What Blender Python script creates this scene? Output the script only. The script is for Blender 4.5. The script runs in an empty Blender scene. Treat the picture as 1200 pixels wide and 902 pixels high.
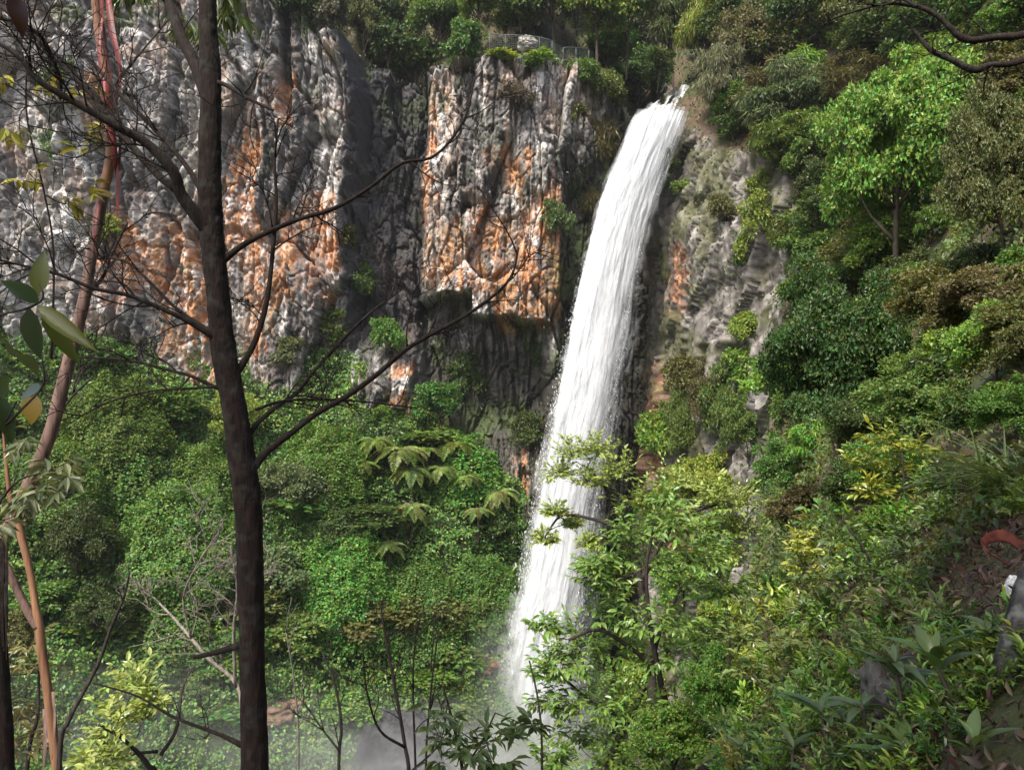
import bpy, math, random
import numpy as np
from mathutils import Vector
from mathutils.bvhtree import BVHTree

SC = bpy.context.scene
COL = SC.collection
R = math.radians
random.seed(11)
rng = np.random.default_rng(11)

# ------------------------------------------------------------------ camera, sky, sun, exposure
F = 942.0                                   # focal length in photo pixels (photo is 1200 wide)
cam_d = bpy.data.cameras.new('camera')
cam_d.lens = 36.0 * F / 1200.0
cam_d.sensor_width = 36.0
cam_d.clip_start = 0.05
cam_d.clip_end = 2000.0
cam = bpy.data.objects.new('camera', cam_d)
COL.objects.link(cam)
cam.location = (0, 0, 0)
cam.rotation_euler = (R(90), 0, 0)
SC.camera = cam

SUN_DIR = Vector((-0.30, -0.50, 0.86)).normalized()      # towards the sun: high, behind and to the left
elev = math.asin(SUN_DIR.z)
azim = math.atan2(SUN_DIR.x, SUN_DIR.y)
w = bpy.data.worlds.new('World')
SC.world = w
w.use_nodes = True
nt = w.node_tree
nt.nodes.clear()
sky = nt.nodes.new('ShaderNodeTexSky')
sky.sky_type = 'NISHITA'
sky.sun_disc = False
sky.sun_elevation = elev
sky.sun_rotation = azim
sky.air_density = 1.0
sky.dust_density = 4.0
sky.ozone_density = 0.6
bg = nt.nodes.new('ShaderNodeBackground')
bg.inputs[1].default_value = 0.15
wo = nt.nodes.new('ShaderNodeOutputWorld')
nt.links.new(sky.outputs[0], bg.inputs[0])
nt.links.new(bg.outputs[0], wo.inputs[0])

sun_d = bpy.data.lights.new('sun', 'SUN')
sun_d.energy = 3.1
sun_d.angle = R(13.0)
sun_d.color = (1.0, 0.95, 0.86)
sun = bpy.data.objects.new('sun', sun_d)
COL.objects.link(sun)
sun.rotation_euler = SUN_DIR.to_track_quat('Z', 'Y').to_euler()

SC.view_settings.view_transform = 'Standard'
SC.view_settings.look = 'None'
SC.view_settings.gamma = 1.0
SC.view_settings.use_curve_mapping = False
SC.view_settings.exposure = 1.22
SC.render.engine = 'CYCLES'
SC.cycles.max_bounces = 6
SC.cycles.diffuse_bounces = 3
SC.cycles.glossy_bounces = 2
SC.cycles.transmission_bounces = 3
SC.cycles.transparent_max_bounces = 16
SC.cycles.volume_bounces = 1
SC.cycles.caustics_reflective = False
SC.cycles.caustics_refractive = False

# ------------------------------------------------------------------ helpers
def at(px, py, Y):
    return Vector(((px - 600.0) / F * Y, Y, (451.0 - py) / F * Y))

def hash3(ix, iy, iz, seed):
    h = (ix * 374761393 + iy * 668265263 + iz * 2147483647 + seed * 974634777) & 0xffffffff
    h = ((h ^ (h >> 13)) * 1274126177) & 0xffffffff
    h = h ^ (h >> 16)
    return (h & 0xffffff) / float(0xffffff)

def vnoise(x, y, z=None, seed=0):
    x = np.asarray(x, float); y = np.asarray(y, float)
    fx = np.floor(x); fy = np.floor(y)
    tx = x - fx; ty = y - fy
    ix = fx.astype(np.int64); iy = fy.astype(np.int64)
    tx = tx * tx * (3 - 2 * tx); ty = ty * ty * (3 - 2 * ty)
    def lay(iz):
        a = hash3(ix, iy, iz, seed); b = hash3(ix + 1, iy, iz, seed)
        c = hash3(ix, iy + 1, iz, seed); d = hash3(ix + 1, iy + 1, iz, seed)
        return (a * (1 - tx) + b * tx) * (1 - ty) + (c * (1 - tx) + d * tx) * ty
    if z is None:
        return lay(np.int64(0))
    z = np.asarray(z, float)
    fz = np.floor(z); tz = z - fz; iz = fz.astype(np.int64); tz = tz * tz * (3 - 2 * tz)
    return lay(iz) * (1 - tz) + lay(iz + 1) * tz

def fbm(x, y, z=None, oct=4, seed=0, gain=0.5):
    s = 0.0; a = 1.0; n = 0.0; f = 1.0
    for i in range(oct):
        s = s + a * vnoise(x * f, y * f, None if z is None else z * f, seed + i * 17)
        n += a; a *= gain; f *= 2.03
    return s / n

def worley(x, y, seed):
    ix = np.floor(x).astype(np.int64); iy = np.floor(y).astype(np.int64)
    f1 = np.full(x.shape, 9.0); f2 = np.full(x.shape, 9.0)
    r = np.zeros(x.shape); dx = np.zeros(x.shape); dy = np.zeros(x.shape); r2 = np.zeros(x.shape)
    for i in (-1, 0, 1):
        for j in (-1, 0, 1):
            cx = ix + i; cy = iy + j
            px = cx + hash3(cx, cy, np.int64(1), seed); py = cy + hash3(cx, cy, np.int64(2), seed)
            ex = x - px; ey = y - py
            d = ex * ex + ey * ey
            m = d < f1
            f2 = np.where(m, f1, np.minimum(f2, d))
            f1 = np.where(m, d, f1)
            r = np.where(m, hash3(cx, cy, np.int64(3), seed), r)
            r2 = np.where(m, hash3(cx, cy, np.int64(4), seed), r2)
            dx = np.where(m, ex, dx); dy = np.where(m, ey, dy)
    return np.sqrt(f1), np.sqrt(f2), r, r2, dx, dy

def sstep(a, b, x):
    t = np.clip((x - a) / (b - a), 0, 1)
    return t * t * (3 - 2 * t)

def lerp3(c0, c1, m):
    return c0 * (1 - m[..., None]) + np.asarray(c1) * m[..., None]

def make_mesh(name, V, faces, mats, fmat=None, smooth=False, col=None, colname='tint'):
    """faces: list of int arrays (k,3) or (k,4); fmat: list of material indices, one per array"""
    me = bpy.data.meshes.new(name)
    V = np.asarray(V, np.float32)
    nl = sum(f.size for f in faces); nf = sum(len(f) for f in faces)
    me.vertices.add(len(V)); me.loops.add(nl); me.polygons.add(nf)
    me.vertices.foreach_set('co', V.ravel())
    me.loops.foreach_set('vertex_index', np.concatenate([f.ravel() for f in faces]).astype(np.int32))
    tot = np.concatenate([np.full(len(f), f.shape[1]) for f in faces])
    start = np.concatenate([[0], np.cumsum(tot)[:-1]])
    me.polygons.foreach_set('loop_start', start.astype(np.int32))
    me.polygons.foreach_set('loop_total', tot.astype(np.int32))
    for m in mats:
        me.materials.append(m)
    if fmat is not None:
        mi = np.concatenate([np.full(len(f), k) for f, k in zip(faces, fmat)])
        me.polygons.foreach_set('material_index', mi.astype(np.int32))
    if smooth is True:
        me.polygons.foreach_set('use_smooth', np.ones(nf, bool))
    elif smooth is not False:
        me.polygons.foreach_set('use_smooth', np.concatenate([np.full(len(f), s, bool) for f, s in zip(faces, smooth)]))
    if col is not None:
        a = me.attributes.new(colname, 'FLOAT_COLOR', 'POINT')
        c = np.ones((len(V), 4), np.float32); c[:, :col.shape[1]] = col
        a.data.foreach_set('color', c.ravel())
    me.update(calc_edges=True)
    return me

def grid_faces(nu, nv):
    i = np.arange(nu * nv).reshape(nu, nv)
    return np.stack([i[:-1, :-1], i[1:, :-1], i[1:, 1:], i[:-1, 1:]], -1).reshape(-1, 4)

class MB:
    """collects vertices and faces for one mesh"""
    def __init__(s):
        s.V = []; s.F = []; s.M = []; s.S = []; s.n = 0
    def add(s, V, Fs, m=0, smooth=False):
        V = np.asarray(V, float)
        for f in (Fs if isinstance(Fs, list) else [Fs]):
            s.F.append(np.asarray(f) + s.n); s.M.append(m); s.S.append(smooth)
        s.V.append(V); s.n += len(V)
        return s
    def mesh(s, name, mats):
        V = np.concatenate(s.V)
        k3 = [i for i, f in enumerate(s.F)]
        return make_mesh(name, V, [s.F[i] for i in k3], mats, [s.M[i] for i in k3], [s.S[i] for i in k3])

def link(name, data, parent=None, loc=None, color=None):
    o = bpy.data.objects.new(name, data)
    COL.objects.link(o)
    if parent is not None: o.parent = parent
    if loc is not None: o.location = loc
    if color is not None: o.color = (*color, 1)
    return o

def tag(o, label=None, cat=None, group=None, kind=None):
    if label: o['label'] = label
    if cat: o['category'] = cat
    if group: o['group'] = group
    if kind: o['kind'] = kind
    return o

def thing(name, label, cat, loc=(0, 0, 0), group=None):
    return tag(link(name, None, loc=loc), label, cat, group)

# ------------------------------------------------------------------ materials
def new_mat(name):
    m = bpy.data.materials.new(name); m.use_nodes = True
    m.node_tree.nodes.clear()
    return m, m.node_tree

def N(nt, t, **kw):
    n = nt.nodes.new(t)
    for k, v in kw.items(): setattr(n, k, v)
    return n

def leaf_mat(name, attr=False, trans=0.34, rough=0.45, spec=0.35, vmin=0.5, vmax=1.5, hue=0.07):
    m, t = new_mat(name)
    L = t.links.new
    if attr:
        src = N(t, 'ShaderNodeAttribute'); src.attribute_name = 'tint'; c = src.outputs['Color']
    else:
        src = N(t, 'ShaderNodeObjectInfo'); c = src.outputs['Color']
    g = N(t, 'ShaderNodeNewGeometry')
    h = N(t, 'ShaderNodeMapRange'); h.inputs['To Min'].default_value = 0.5 - hue; h.inputs['To Max'].default_value = 0.5 + hue * 0.6
    v = N(t, 'ShaderNodeMapRange'); v.inputs['To Min'].default_value = vmin; v.inputs['To Max'].default_value = vmax
    wn = N(t, 'ShaderNodeTexWhiteNoise'); wn.noise_dimensions = '1D'
    L(g.outputs['Random Per Island'], h.inputs['Value'])
    L(g.outputs['Random Per Island'], wn.inputs['W'])
    L(wn.outputs['Value'], v.inputs['Value'])
    hs = N(t, 'ShaderNodeHueSaturation')
    L(h.outputs[0], hs.inputs['Hue']); L(v.outputs[0], hs.inputs['Value']); L(c, hs.inputs['Color'])
    p = N(t, 'ShaderNodeBsdfPrincipled'); p.inputs['Roughness'].default_value = rough
    p.inputs['Specular IOR Level'].default_value = spec
    L(hs.outputs[0], p.inputs['Base Color'])
    tr = N(t, 'ShaderNodeBsdfTranslucent')
    b = N(t, 'ShaderNodeMix', data_type='RGBA', blend_type='MULTIPLY')
    b.inputs[0].default_value = 1.0
    L(hs.outputs[0], b.inputs[6]); b.inputs[7].default_value = (1.45, 1.35, 0.6, 1)
    L(b.outputs[2], tr.inputs['Color'])
    mx = N(t, 'ShaderNodeMixShader'); mx.inputs[0].default_value = trans
    L(p.outputs[0], mx.inputs[1]); L(tr.outputs[0], mx.inputs[2])
    o = N(t, 'ShaderNodeOutputMaterial'); L(mx.outputs[0], o.inputs['Surface'])
    return m

def bark_mat(name, c0, c1, scale=8.0, stretch=0.18, bump=0.6, rough=0.85, dist=0.01, lichen=None):
    m, t = new_mat(name); L = t.links.new
    tc = N(t, 'ShaderNodeTexCoord'); mp = N(t, 'ShaderNodeMapping'); mp.inputs['Scale'].default_value = (scale, scale, scale * stretch)
    L(tc.outputs['Object'], mp.inputs['Vector'])
    n = N(t, 'ShaderNodeTexNoise'); n.inputs['Scale'].default_value = 1.0; n.inputs['Detail'].default_value = 7; n.inputs['Roughness'].default_value = 0.65
    L(mp.outputs[0], n.inputs['Vector'])
    cr = N(t, 'ShaderNodeValToRGB'); cr.color_ramp.elements[0].position = 0.35; cr.color_ramp.elements[1].position = 0.68
    cr.color_ramp.elements[0].color = (*c0, 1); cr.color_ramp.elements[1].color = (*c1, 1)
    L(n.outputs[0], cr.inputs[0])
    c = cr.outputs[0]
    if lichen:
        n2 = N(t, 'ShaderNodeTexNoise'); n2.inputs['Scale'].default_value = lichen[1]; n2.inputs['Detail'].default_value = 5
        L(tc.outputs['Object'], n2.inputs['Vector'])
        r2 = N(t, 'ShaderNodeMapRange'); r2.inputs['From Min'].default_value = 0.5; r2.inputs['From Max'].default_value = 0.66
        L(n2.outputs[0], r2.inputs['Value'])
        mx = N(t, 'ShaderNodeMix', data_type='RGBA'); L(r2.outputs[0], mx.inputs[0]); L(c, mx.inputs[6]); mx.inputs[7].default_value = (*lichen[0], 1)
        c = mx.outputs[2]
    p = N(t, 'ShaderNodeBsdfPrincipled'); p.inputs['Roughness'].default_value = rough; p.inputs['Specular IOR Level'].default_value = 0.25
    L(c, p.inputs['Base Color'])
    b = N(t, 'ShaderNodeBump'); b.inputs['Strength'].default_value = bump; b.inputs['Distance'].default_value = dist
    L(n.outputs[0], b.inputs['Height']); L(b.outputs[0], p.inputs['Normal'])
    o = N(t, 'ShaderNodeOutputMaterial'); L(p.outputs[0], o.inputs['Surface'])
    return m

def rock_mat(name, scale=1.0, bump=0.45, dist=0.14, rough=0.85):
    """stone whose colour zones are the vertex attribute 'tint', with fine speckle and relief from noise"""
    m, t = new_mat(name); L = t.links.new
    a = N(t, 'ShaderNodeAttribute'); a.attribute_name = 'tint'
    tc = N(t, 'ShaderNodeTexCoord')
    mp = N(t, 'ShaderNodeMapping'); mp.inputs['Scale'].default_value = (scale, scale, scale * 0.4)
    L(tc.outputs['Object'], mp.inputs['Vector'])
    n1 = N(t, 'ShaderNodeTexNoise'); n1.inputs['Scale'].default_value = 2.2; n1.inputs['Detail'].default_value = 9; n1.inputs['Roughness'].default_value = 0.7
    L(mp.outputs[0], n1.inputs['Vector'])
    n2 = N(t, 'ShaderNodeTexNoise'); n2.inputs['Scale'].default_value = 5.0; n2.inputs['Detail'].default_value = 6
    L(mp.outputs[0], n2.inputs['Vector'])
    mr = N(t, 'ShaderNodeMapRange'); mr.inputs['From Min'].default_value = 0.3; mr.inputs['From Max'].default_value = 0.7
    mr.inputs['To Min'].default_value = 0.62; mr.inputs['To Max'].default_value = 1.38
    L(n1.outputs[0], mr.inputs['Value'])
    mx = N(t, 'ShaderNodeMix', data_type='RGBA', blend_type='MULTIPLY'); mx.inputs[0].default_value = 1
    L(a.outputs['Color'], mx.inputs[6]); L(mr.outputs[0], mx.inputs[7])
    p = N(t, 'ShaderNodeBsdfPrincipled'); p.inputs['Roughness'].default_value = rough; p.inputs['Specular IOR Level'].default_value = 0.3
    L(mx.outputs[2], p.inputs['Base Color'])
    ad = N(t, 'ShaderNodeMath', operation='ADD'); L(n1.outputs[0], ad.inputs[0]); L(n2.outputs[0], ad.inputs[1])
    b = N(t, 'ShaderNodeBump'); b.inputs['Strength'].default_value = bump; b.inputs['Distance'].default_value = dist
    L(ad.outputs[0], b.inputs['Height']); L(b.outputs[0], p.inputs['Normal'])
    o = N(t, 'ShaderNodeOutputMaterial'); L(p.outputs[0], o.inputs['Surface'])
    return m

def water_mat(name):
    m, t = new_mat(name); L = t.links.new
    a = N(t, 'ShaderNodeAttribute'); a.attribute_name = 'tint'
    sep = N(t, 'ShaderNodeSeparateColor'); L(a.outputs['Color'], sep.inputs[0])
    d = N(t, 'ShaderNodeBsdfDiffuse'); d.inputs['Color'].default_value = (0.69, 0.71, 0.73, 1)
    tl = N(t, 'ShaderNodeBsdfTranslucent'); tl.inputs['Color'].default_value = (0.69, 0.71, 0.73, 1)
    m1 = N(t, 'ShaderNodeMixShader'); m1.inputs[0].default_value = 0.4
    L(d.outputs[0], m1.inputs[1]); L(tl.outputs[0], m1.inputs[2])
    tp = N(t, 'ShaderNodeBsdfTransparent')
    m2 = N(t, 'ShaderNodeMixShader'); L(sep.outputs[0], m2.inputs[0]); L(tp.outputs[0], m2.inputs[1]); L(m1.outputs[0], m2.inputs[2])
    o = N(t, 'ShaderNodeOutputMaterial'); L(m2.outputs[0], o.inputs['Surface'])
    return m

def simple_mat(name, c, rough=0.6, metal=0.0, var=0.3, scale=6.0):
    m, t = new_mat(name); L = t.links.new
    tc = N(t, 'ShaderNodeTexCoord'); n = N(t, 'ShaderNodeTexNoise'); n.inputs['Scale'].default_value = scale; n.inputs['Detail'].default_value = 5
    L(tc.outputs['Object'], n.inputs['Vector'])
    mr = N(t, 'ShaderNodeMapRange'); mr.inputs['From Min'].default_value = 0.3; mr.inputs['From Max'].default_value = 0.7
    mr.inputs['To Min'].default_value = 1 - var; mr.inputs['To Max'].default_value = 1 + var
    L(n.outputs[0], mr.inputs['Value'])
    mx = N(t, 'ShaderNodeMix', data_type='RGBA', blend_type='MULTIPLY'); mx.inputs[0].default_value = 1
    mx.inputs[6].default_value = (*c, 1); L(mr.outputs[0], mx.inputs[7])
    p = N(t, 'ShaderNodeBsdfPrincipled'); p.inputs['Roughness'].default_value = rough; p.inputs['Metallic'].default_value = metal
    L(mx.outputs[2], p.inputs['Base Color'])
    o = N(t, 'ShaderNodeOutputMaterial'); L(p.outputs[0], o.inputs['Surface'])
    return m

M_LEAF = leaf_mat('leaf')
M_LEAFN = leaf_mat('near_leaf', trans=0.30, rough=0.34, spec=0.5, vmin=0.6, vmax=1.35, hue=0.035)
M_COVER = leaf_mat('ground_cover_leaf', attr=True, vmin=0.55, vmax=1.4)
M_ROCK = rock_mat('cliff_rock')
M_SOIL = rock_mat('hillside_soil', scale=2.5, dist=0.12)
M_NROCK = rock_mat('boulder_rock', scale=9.0, dist=0.02, bump=0.8)
M_WOOD = bark_mat('wood', (0.030, 0.024, 0.018), (0.10, 0.08, 0.062), 6, 0.3)
M_BARK = bark_mat('dark_bark', (0.004, 0.003, 0.0025), (0.024, 0.0115, 0.0075), 62, 0.16, bump=1.0, dist=0.016, lichen=((.026, .023, .018), 16))
M_TWIG = bark_mat('twig_bark', (0.014, 0.011, 0.010), (0.055, 0.042, 0.036), 60, 0.3)
M_GREYTWIG = bark_mat('grey_twig', (0.10, 0.085, 0.07), (0.28, 0.24, 0.20), 40, 0.3)
M_GUM = bark_mat('gum_bark', (0.13, 0.06, 0.035), (0.30, 0.165, 0.09), 26, 0.08, bump=0.25, rough=0.5, dist=0.004)
M_GUMD = bark_mat('gum_old_bark', (0.055, 0.035, 0.03), (0.20, 0.12, 0.095), 40, 0.12, bump=0.5, rough=0.6, dist=0.006)
M_PEEL = bark_mat('peeling_bark', (0.05, 0.010, 0.010), (0.22, 0.036, 0.032), 30, 0.1, bump=0.4, rough=0.5, dist=0.004)
M_WATER = water_mat('white_water')
M_FENCE = simple_mat('fence_metal', (0.035, 0.052, 0.045), 0.5, 0.0)
M_POOL = simple_mat('pool_water', (0.10, 0.13, 0.11), 0.12)

# ------------------------------------------------------------------ the back cliff
CX = lambda px: (px - 600.0) / F * 86.0
CZ = lambda py: (451.0 - py) / F * 86.0
_pX = np.array([-90, -66, -48, -36, -20, -8, 2, 8, 13, 17, 24.])
_pY = np.array([52, 64, 76, 82, 86.5, 87, 85, 86.5, 89.5, 91, 91.])
def wallY(X): return np.interp(X, _pX, _pY)
_tp = np.array([-400, 0, 330, 390, 440, 500, 560, 640, 700, 735, 752, 780, 805, 850])
_tz = np.array([-75, -75, -75, 25, 45, 62, 64, 62, 72, 92, 122, 127, 118, 100])
def topZ(X): return CZ(np.interp(600 + F * X / 86, _tp, _tz))

ORANGE = [(285,195,18,45),(283,262,26,60),(332,292,22,45),(376,290,16,50),(222,345,30,80),(238,405,24,30),(590,190,14,38),(628,275,24,40),
          (575,315,55,32),(520,320,38,32),(462,330,20,70),(466,482,9,45),(550,285,42,45),(606,572,14,38),(322,120,10,32),(172,320,26,42),
          (500,225,12,70),(150,160,10,30),(612,350,40,30),(440,300,12,60),(300,350,14,60),(655,300,14,70),(505,150,10,60)]
def orange_at(U, Wp, wx, wz):
    m = np.zeros(U.shape)
    for (a, b, rx, rz) in ORANGE:
        m = np.maximum(m, np.exp(-(((U - a + wx) / rx) ** 2 + ((Wp - b + wz) / rz) ** 2) * 0.8))
    return m

NX, NZ = 840, 720
Xg = np.linspace(-66, 23, NX)[:, None] * np.ones((1, NZ))
vg = np.linspace(0, 1, NZ)[None, :] * np.ones((NX, 1))
Zg = -40 + vg * (topZ(Xg) + 1.5 * (fbm(Xg * 0.5, Xg * 0, oct=3, seed=5) - 0.5) + 40)
U = 600 + F * Xg / 86; Wp = 451 - F * Zg / 86
wob = (fbm(Xg * 0.15, Zg * 0.1, oct=4, seed=1) - 0.5)
d = 7.0 * (fbm(Xg * 0.07, Zg * 0.03, oct=4, seed=2) - 0.5)
c1 = worley(Xg / 4.5 + wob * 1.2, Zg / 13.0 + wob, 21)
d += (c1[2] - 0.5) * 2.6 + (c1[3] - 0.5) * c1[4] * 2.4 - 0.9 * np.exp(-((c1[1] - c1[0]) / 0.10) ** 2)
w2 = fbm(Xg * 0.9, Zg * 0.5, oct=3, seed=9) - 0.5
c2 = worley(Xg / 1.5 + w2 * 0.45, Zg / 3.0 + w2 * .5, 22)
d += (c2[2] - 0.5) * 0.36 + (c2[3] - 0.5) * c2[4] * 0.3 - 0.45 * np.exp(-((c2[1] - c2[0]) / 0.07) ** 2)
c3 = worley(Xg / 0.6 + w2 * .5, Zg / 1.1 + w2 * .5, 23)
d += (c3[2] - 0.5) * 0.12 - 0.12 * np.exp(-((c3[1] - c3[0]) / 0.10) ** 2)
tt = fbm(Xg * 0.75 + wob, Zg * 0.42, oct=5, seed=35, gain=.6) * 13
d += (np.floor(tt) + sstep(.75, 1, tt - np.floor(tt)) - 6.5) * 0.09
tt = fbm(Xg * 2.1, Zg * 1.3 + 7, oct=4, seed=36, gain=.6) * 9
d += (np.floor(tt) + sstep(.7, 1, tt - np.floor(tt)) - 4.5) * 0.05
rdg = 1 - np.abs(2 * fbm(Xg * 0.8 + wob, Zg * 0.07, oct=4, seed=32) - 1)
d -= 0.7 * sstep(0.88, 0.98, rdg)
rdg2 = 1 - np.abs(2 * fbm(Xg * 2.0 + wob, Zg * 0.35, oct=4, seed=33) - 1)
d -= 0.22 * sstep(0.86, 0.98, rdg2)
d += 0.10 * (fbm(Xg * 2.6, Zg * 1.9, oct=5, seed=31, gain=.62) - 0.5)
wpx = wob * 40
rag = 22 * (fbm(Xg * .8, Zg * .22, oct=4, seed=41) - .5)
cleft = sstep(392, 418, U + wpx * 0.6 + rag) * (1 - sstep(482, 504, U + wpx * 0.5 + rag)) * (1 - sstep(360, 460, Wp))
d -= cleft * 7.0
d -= 3.0 * sstep(322, 328, U + wpx * .3) * (1 - sstep(333, 341, U + wpx * .3)) * (1 - sstep(110, 150, Wp))
roof = np.where(U + wpx * .3 < 552, 342.0, 372.0) + 14 * (vnoise(Xg * 0.7, Xg * 0, seed=40) - 0.5)
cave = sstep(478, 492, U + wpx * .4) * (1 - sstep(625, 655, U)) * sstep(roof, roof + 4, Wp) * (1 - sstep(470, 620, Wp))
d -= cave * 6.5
d -= 2.0 * sstep(640, 735, U) * (1 - sstep(800, 830, U))
d -= 2.4 * sstep(655, 672, U + wpx * .3) * sstep(150, 240, Wp)
Yg = wallY(Xg) - d
n1 = fbm(Xg * 0.22, Zg * 0.10, oct=4, seed=51); n2 = fbm(Xg * 1.1, Zg * 0.45, oct=5, seed=52, gain=.6)
stk = fbm(Xg * 1.0 + wob * 2, Zg * 0.045, oct=4, seed=53); stk2 = fbm(Xg * 0.6 + wob * 2, Zg * 0.03, oct=4, seed=54)
fine = fbm(Xg * 4.0, Zg * 2.6, oct=4, seed=55, gain=.85)
C = np.ones((NX, NZ, 3)) * np.array([0.255, 0.225, 0.205])
C = lerp3(C, (0.125, 0.11, 0.10), sstep(0.47, 0.37, n2))
C = lerp3(C, (0.50, 0.475, 0.45), sstep(0.465, 0.57, n1 * 0.30 + n2 * 0.25 + fine * 0.45) * 0.95)
C = lerp3(C, (0.085, 0.078, 0.074), sstep(0.45, 0.36, fine) * .7)
C = lerp3(C, (0.30, 0.22, 0.17), sstep(0.54, 0.66, fbm(Xg * .5, Zg * .3, oct=4, seed=56)) * 0.7)
om = orange_at(U, Wp, wpx * 1.2 + (n2 - .5) * 60, (n1 - .5) * 80)
om = sstep(0.24, 0.58, om * (-.25 + 2.4 * stk)) * sstep(.62, .47, n2 * .45 + fine * .55)
ocol = lerp3(np.ones((NX, NZ, 3)) * np.array([0.37, 0.145, 0.048]), (0.46, 0.26, 0.14), sstep(0.42, 0.56, fine))
ocol = lerp3(ocol, (0.28, 0.105, 0.04), sstep(0.52, 0.64, n2))
C = C * (1 - om[..., None] * 0.9) + ocol * om[..., None] * 0.9
blk = np.maximum(sstep(0.57, 0.66, stk2), sstep(0.60, 0.67, stk) * 0.85)
C = lerp3(C, (0.035, 0.033, 0.034), blk * (0.8 - 0.5 * om))
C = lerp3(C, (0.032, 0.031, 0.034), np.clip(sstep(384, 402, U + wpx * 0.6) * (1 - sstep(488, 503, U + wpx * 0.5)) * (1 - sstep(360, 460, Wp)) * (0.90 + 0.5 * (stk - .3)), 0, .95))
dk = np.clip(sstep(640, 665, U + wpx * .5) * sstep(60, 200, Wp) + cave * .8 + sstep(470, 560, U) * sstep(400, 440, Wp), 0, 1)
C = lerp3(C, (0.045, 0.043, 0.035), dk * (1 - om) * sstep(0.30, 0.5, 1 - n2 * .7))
moss = sstep(0.53, 0.66, fbm(Xg * .35, Zg * .25, oct=5, seed=57)) * np.clip(0.25 + sstep(120, 20, Wp) + dk * .7, 0, 1)
C = lerp3(C, (0.055, 0.075, 0.025), moss * 0.8)
V = np.stack([Xg, Yg, Zg], -1).reshape(-1, 3)
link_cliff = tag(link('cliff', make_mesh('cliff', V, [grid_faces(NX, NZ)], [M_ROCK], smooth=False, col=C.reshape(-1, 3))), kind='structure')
CLIFF_P = np.stack([Xg, Yg, Zg], -1)[::4, ::4]

# plateau behind the cliff top
nx, ny = 330, 80
Xp = np.linspace(-75, 40, nx)[:, None] * np.ones((1, ny))
Ytop = np.where(Xp > 22.9, wallY(Xp), np.interp(Xp[:, 0], Xg[:, 0], Yg[:, -1])[:, None])
dY = (np.linspace(0, 1, ny)[None, :] ** 1.4) * 75 * np.ones((nx, 1))
Yp = Ytop + dY
Zp = np.interp(Xp[:, 0], Xg[:, 0], Zg[:, -1])[:, None] - 0.05 + np.maximum(dY, -2) * 0.16 + np.maximum(dY - 5, 0) * 0.75 + 1.6 * (fbm(Xp * .3, Yp * .3, oct=3, seed=61) - .5) * np.clip(dY, 0, 1)
chan = np.exp(-((Xp - 17.2 - np.maximum(dY, 0) * 0.08) / 2.6) ** 2)
Zp -= chan * np.clip(dY * 0.5, 0, 6)
PLAT_P = np.stack([Xp, Yp, Zp], -1)
Cp = lerp3(np.ones((nx, ny, 3)) * np.array([0.045, 0.05, 0.02]), (0.09, 0.065, 0.04), sstep(.45, .6, fbm(Xp * .6, Yp * .6, oct=3, seed=62)))
tag(link('plateau', make_mesh('plateau', PLAT_P.reshape(-1, 3), [grid_faces(nx, ny)], [M_SOIL], smooth=True, col=Cp.reshape(-1, 3))), kind='structure')

# ------------------------------------------------------------------ valley slope below the cliff
nu, nw = 320, 260
Up = np.linspace(-220, 720, nu)[:, None] * np.ones((1, nw))
wv = np.linspace(0, 1, nw)[None, :] * np.ones((nu, 1))
pyb = np.interp(Up, [-220, 0, 90, 150, 240, 330, 400, 470, 560, 620, 720], [300, 345, 380, 410, 432, 436, 440, 490, 560, 610, 700])
X0 = CX(Up); Y0 = wallY(X0) + 3.0; Z0 = (451 - pyb) / F * 84 + 2.5
Y1 = np.interp(Up, [-220, 0, 300, 500, 640, 720], [42, 49, 58, 66, 72, 74]); X1 = (Up - 600) / F * Y1; Z1 = -39.0
X_ = X0 + (X1 - X0) * wv; Y_ = Y0 + (Y1 - Y0) * wv ** 1.12; Z_ = Z0 + (Z1 - Z0) * wv ** 0.92
bl = 5.0 * (fbm(X_ * .10, Z_ * .10, Y_ * .1, oct=3, seed=71) - .5) + 3.0 * (fbm(X_ * .32, Z_ * .32, Y_ * .3, oct=3, seed=72) - .5)
bl *= sstep(0, .12, wv)
Y_ = Y_ - bl * 0.75; Z_ = Z_ + bl * 0.65
SL = np.stack([X_, Y_, Z_], -1)
Cs = lerp3(np.ones((nu, nw, 3)) * np.array([0.028, 0.038, 0.014]), (0.10, 0.062, 0.036), sstep(.52, .62, fbm(X_ * .3, Z_ * .3, oct=4, seed=73)) * sstep(.75, .95, wv))
tag(link('valley_slope', make_mesh('valley_slope', SL.reshape(-1, 3), [grid_faces(nu, nw)], [M_SOIL], smooth=True, col=Cs.reshape(-1, 3))), kind='structure')

# gorge floor and pool
g = np.array([[-160, -60, -41.0], [140, -60, -41.0], [140, 160, -41.0], [-160, 160, -41.0]])
tag(link('ground', make_mesh('ground', g, [np.array([[0, 1, 2, 3]])], [M_SOIL], col=np.ones((4, 3)) * np.array([.05, .055, .03]))), kind='structure')
th = np.linspace(0, 2 * np.pi, 64, endpoint=False)
rr = 1 + 0.18 * np.sin(3 * th) + .1 * np.sin(5 * th + 1)
pv = np.stack([-2 + 20 * rr * np.cos(th), 66 + 17 * rr * np.sin(th), np.full(64, -38.0)], 1)
tag(link('pool', make_mesh('pool', pv, [np.arange(64)[None, :]], [M_POOL])), kind='structure')

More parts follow.
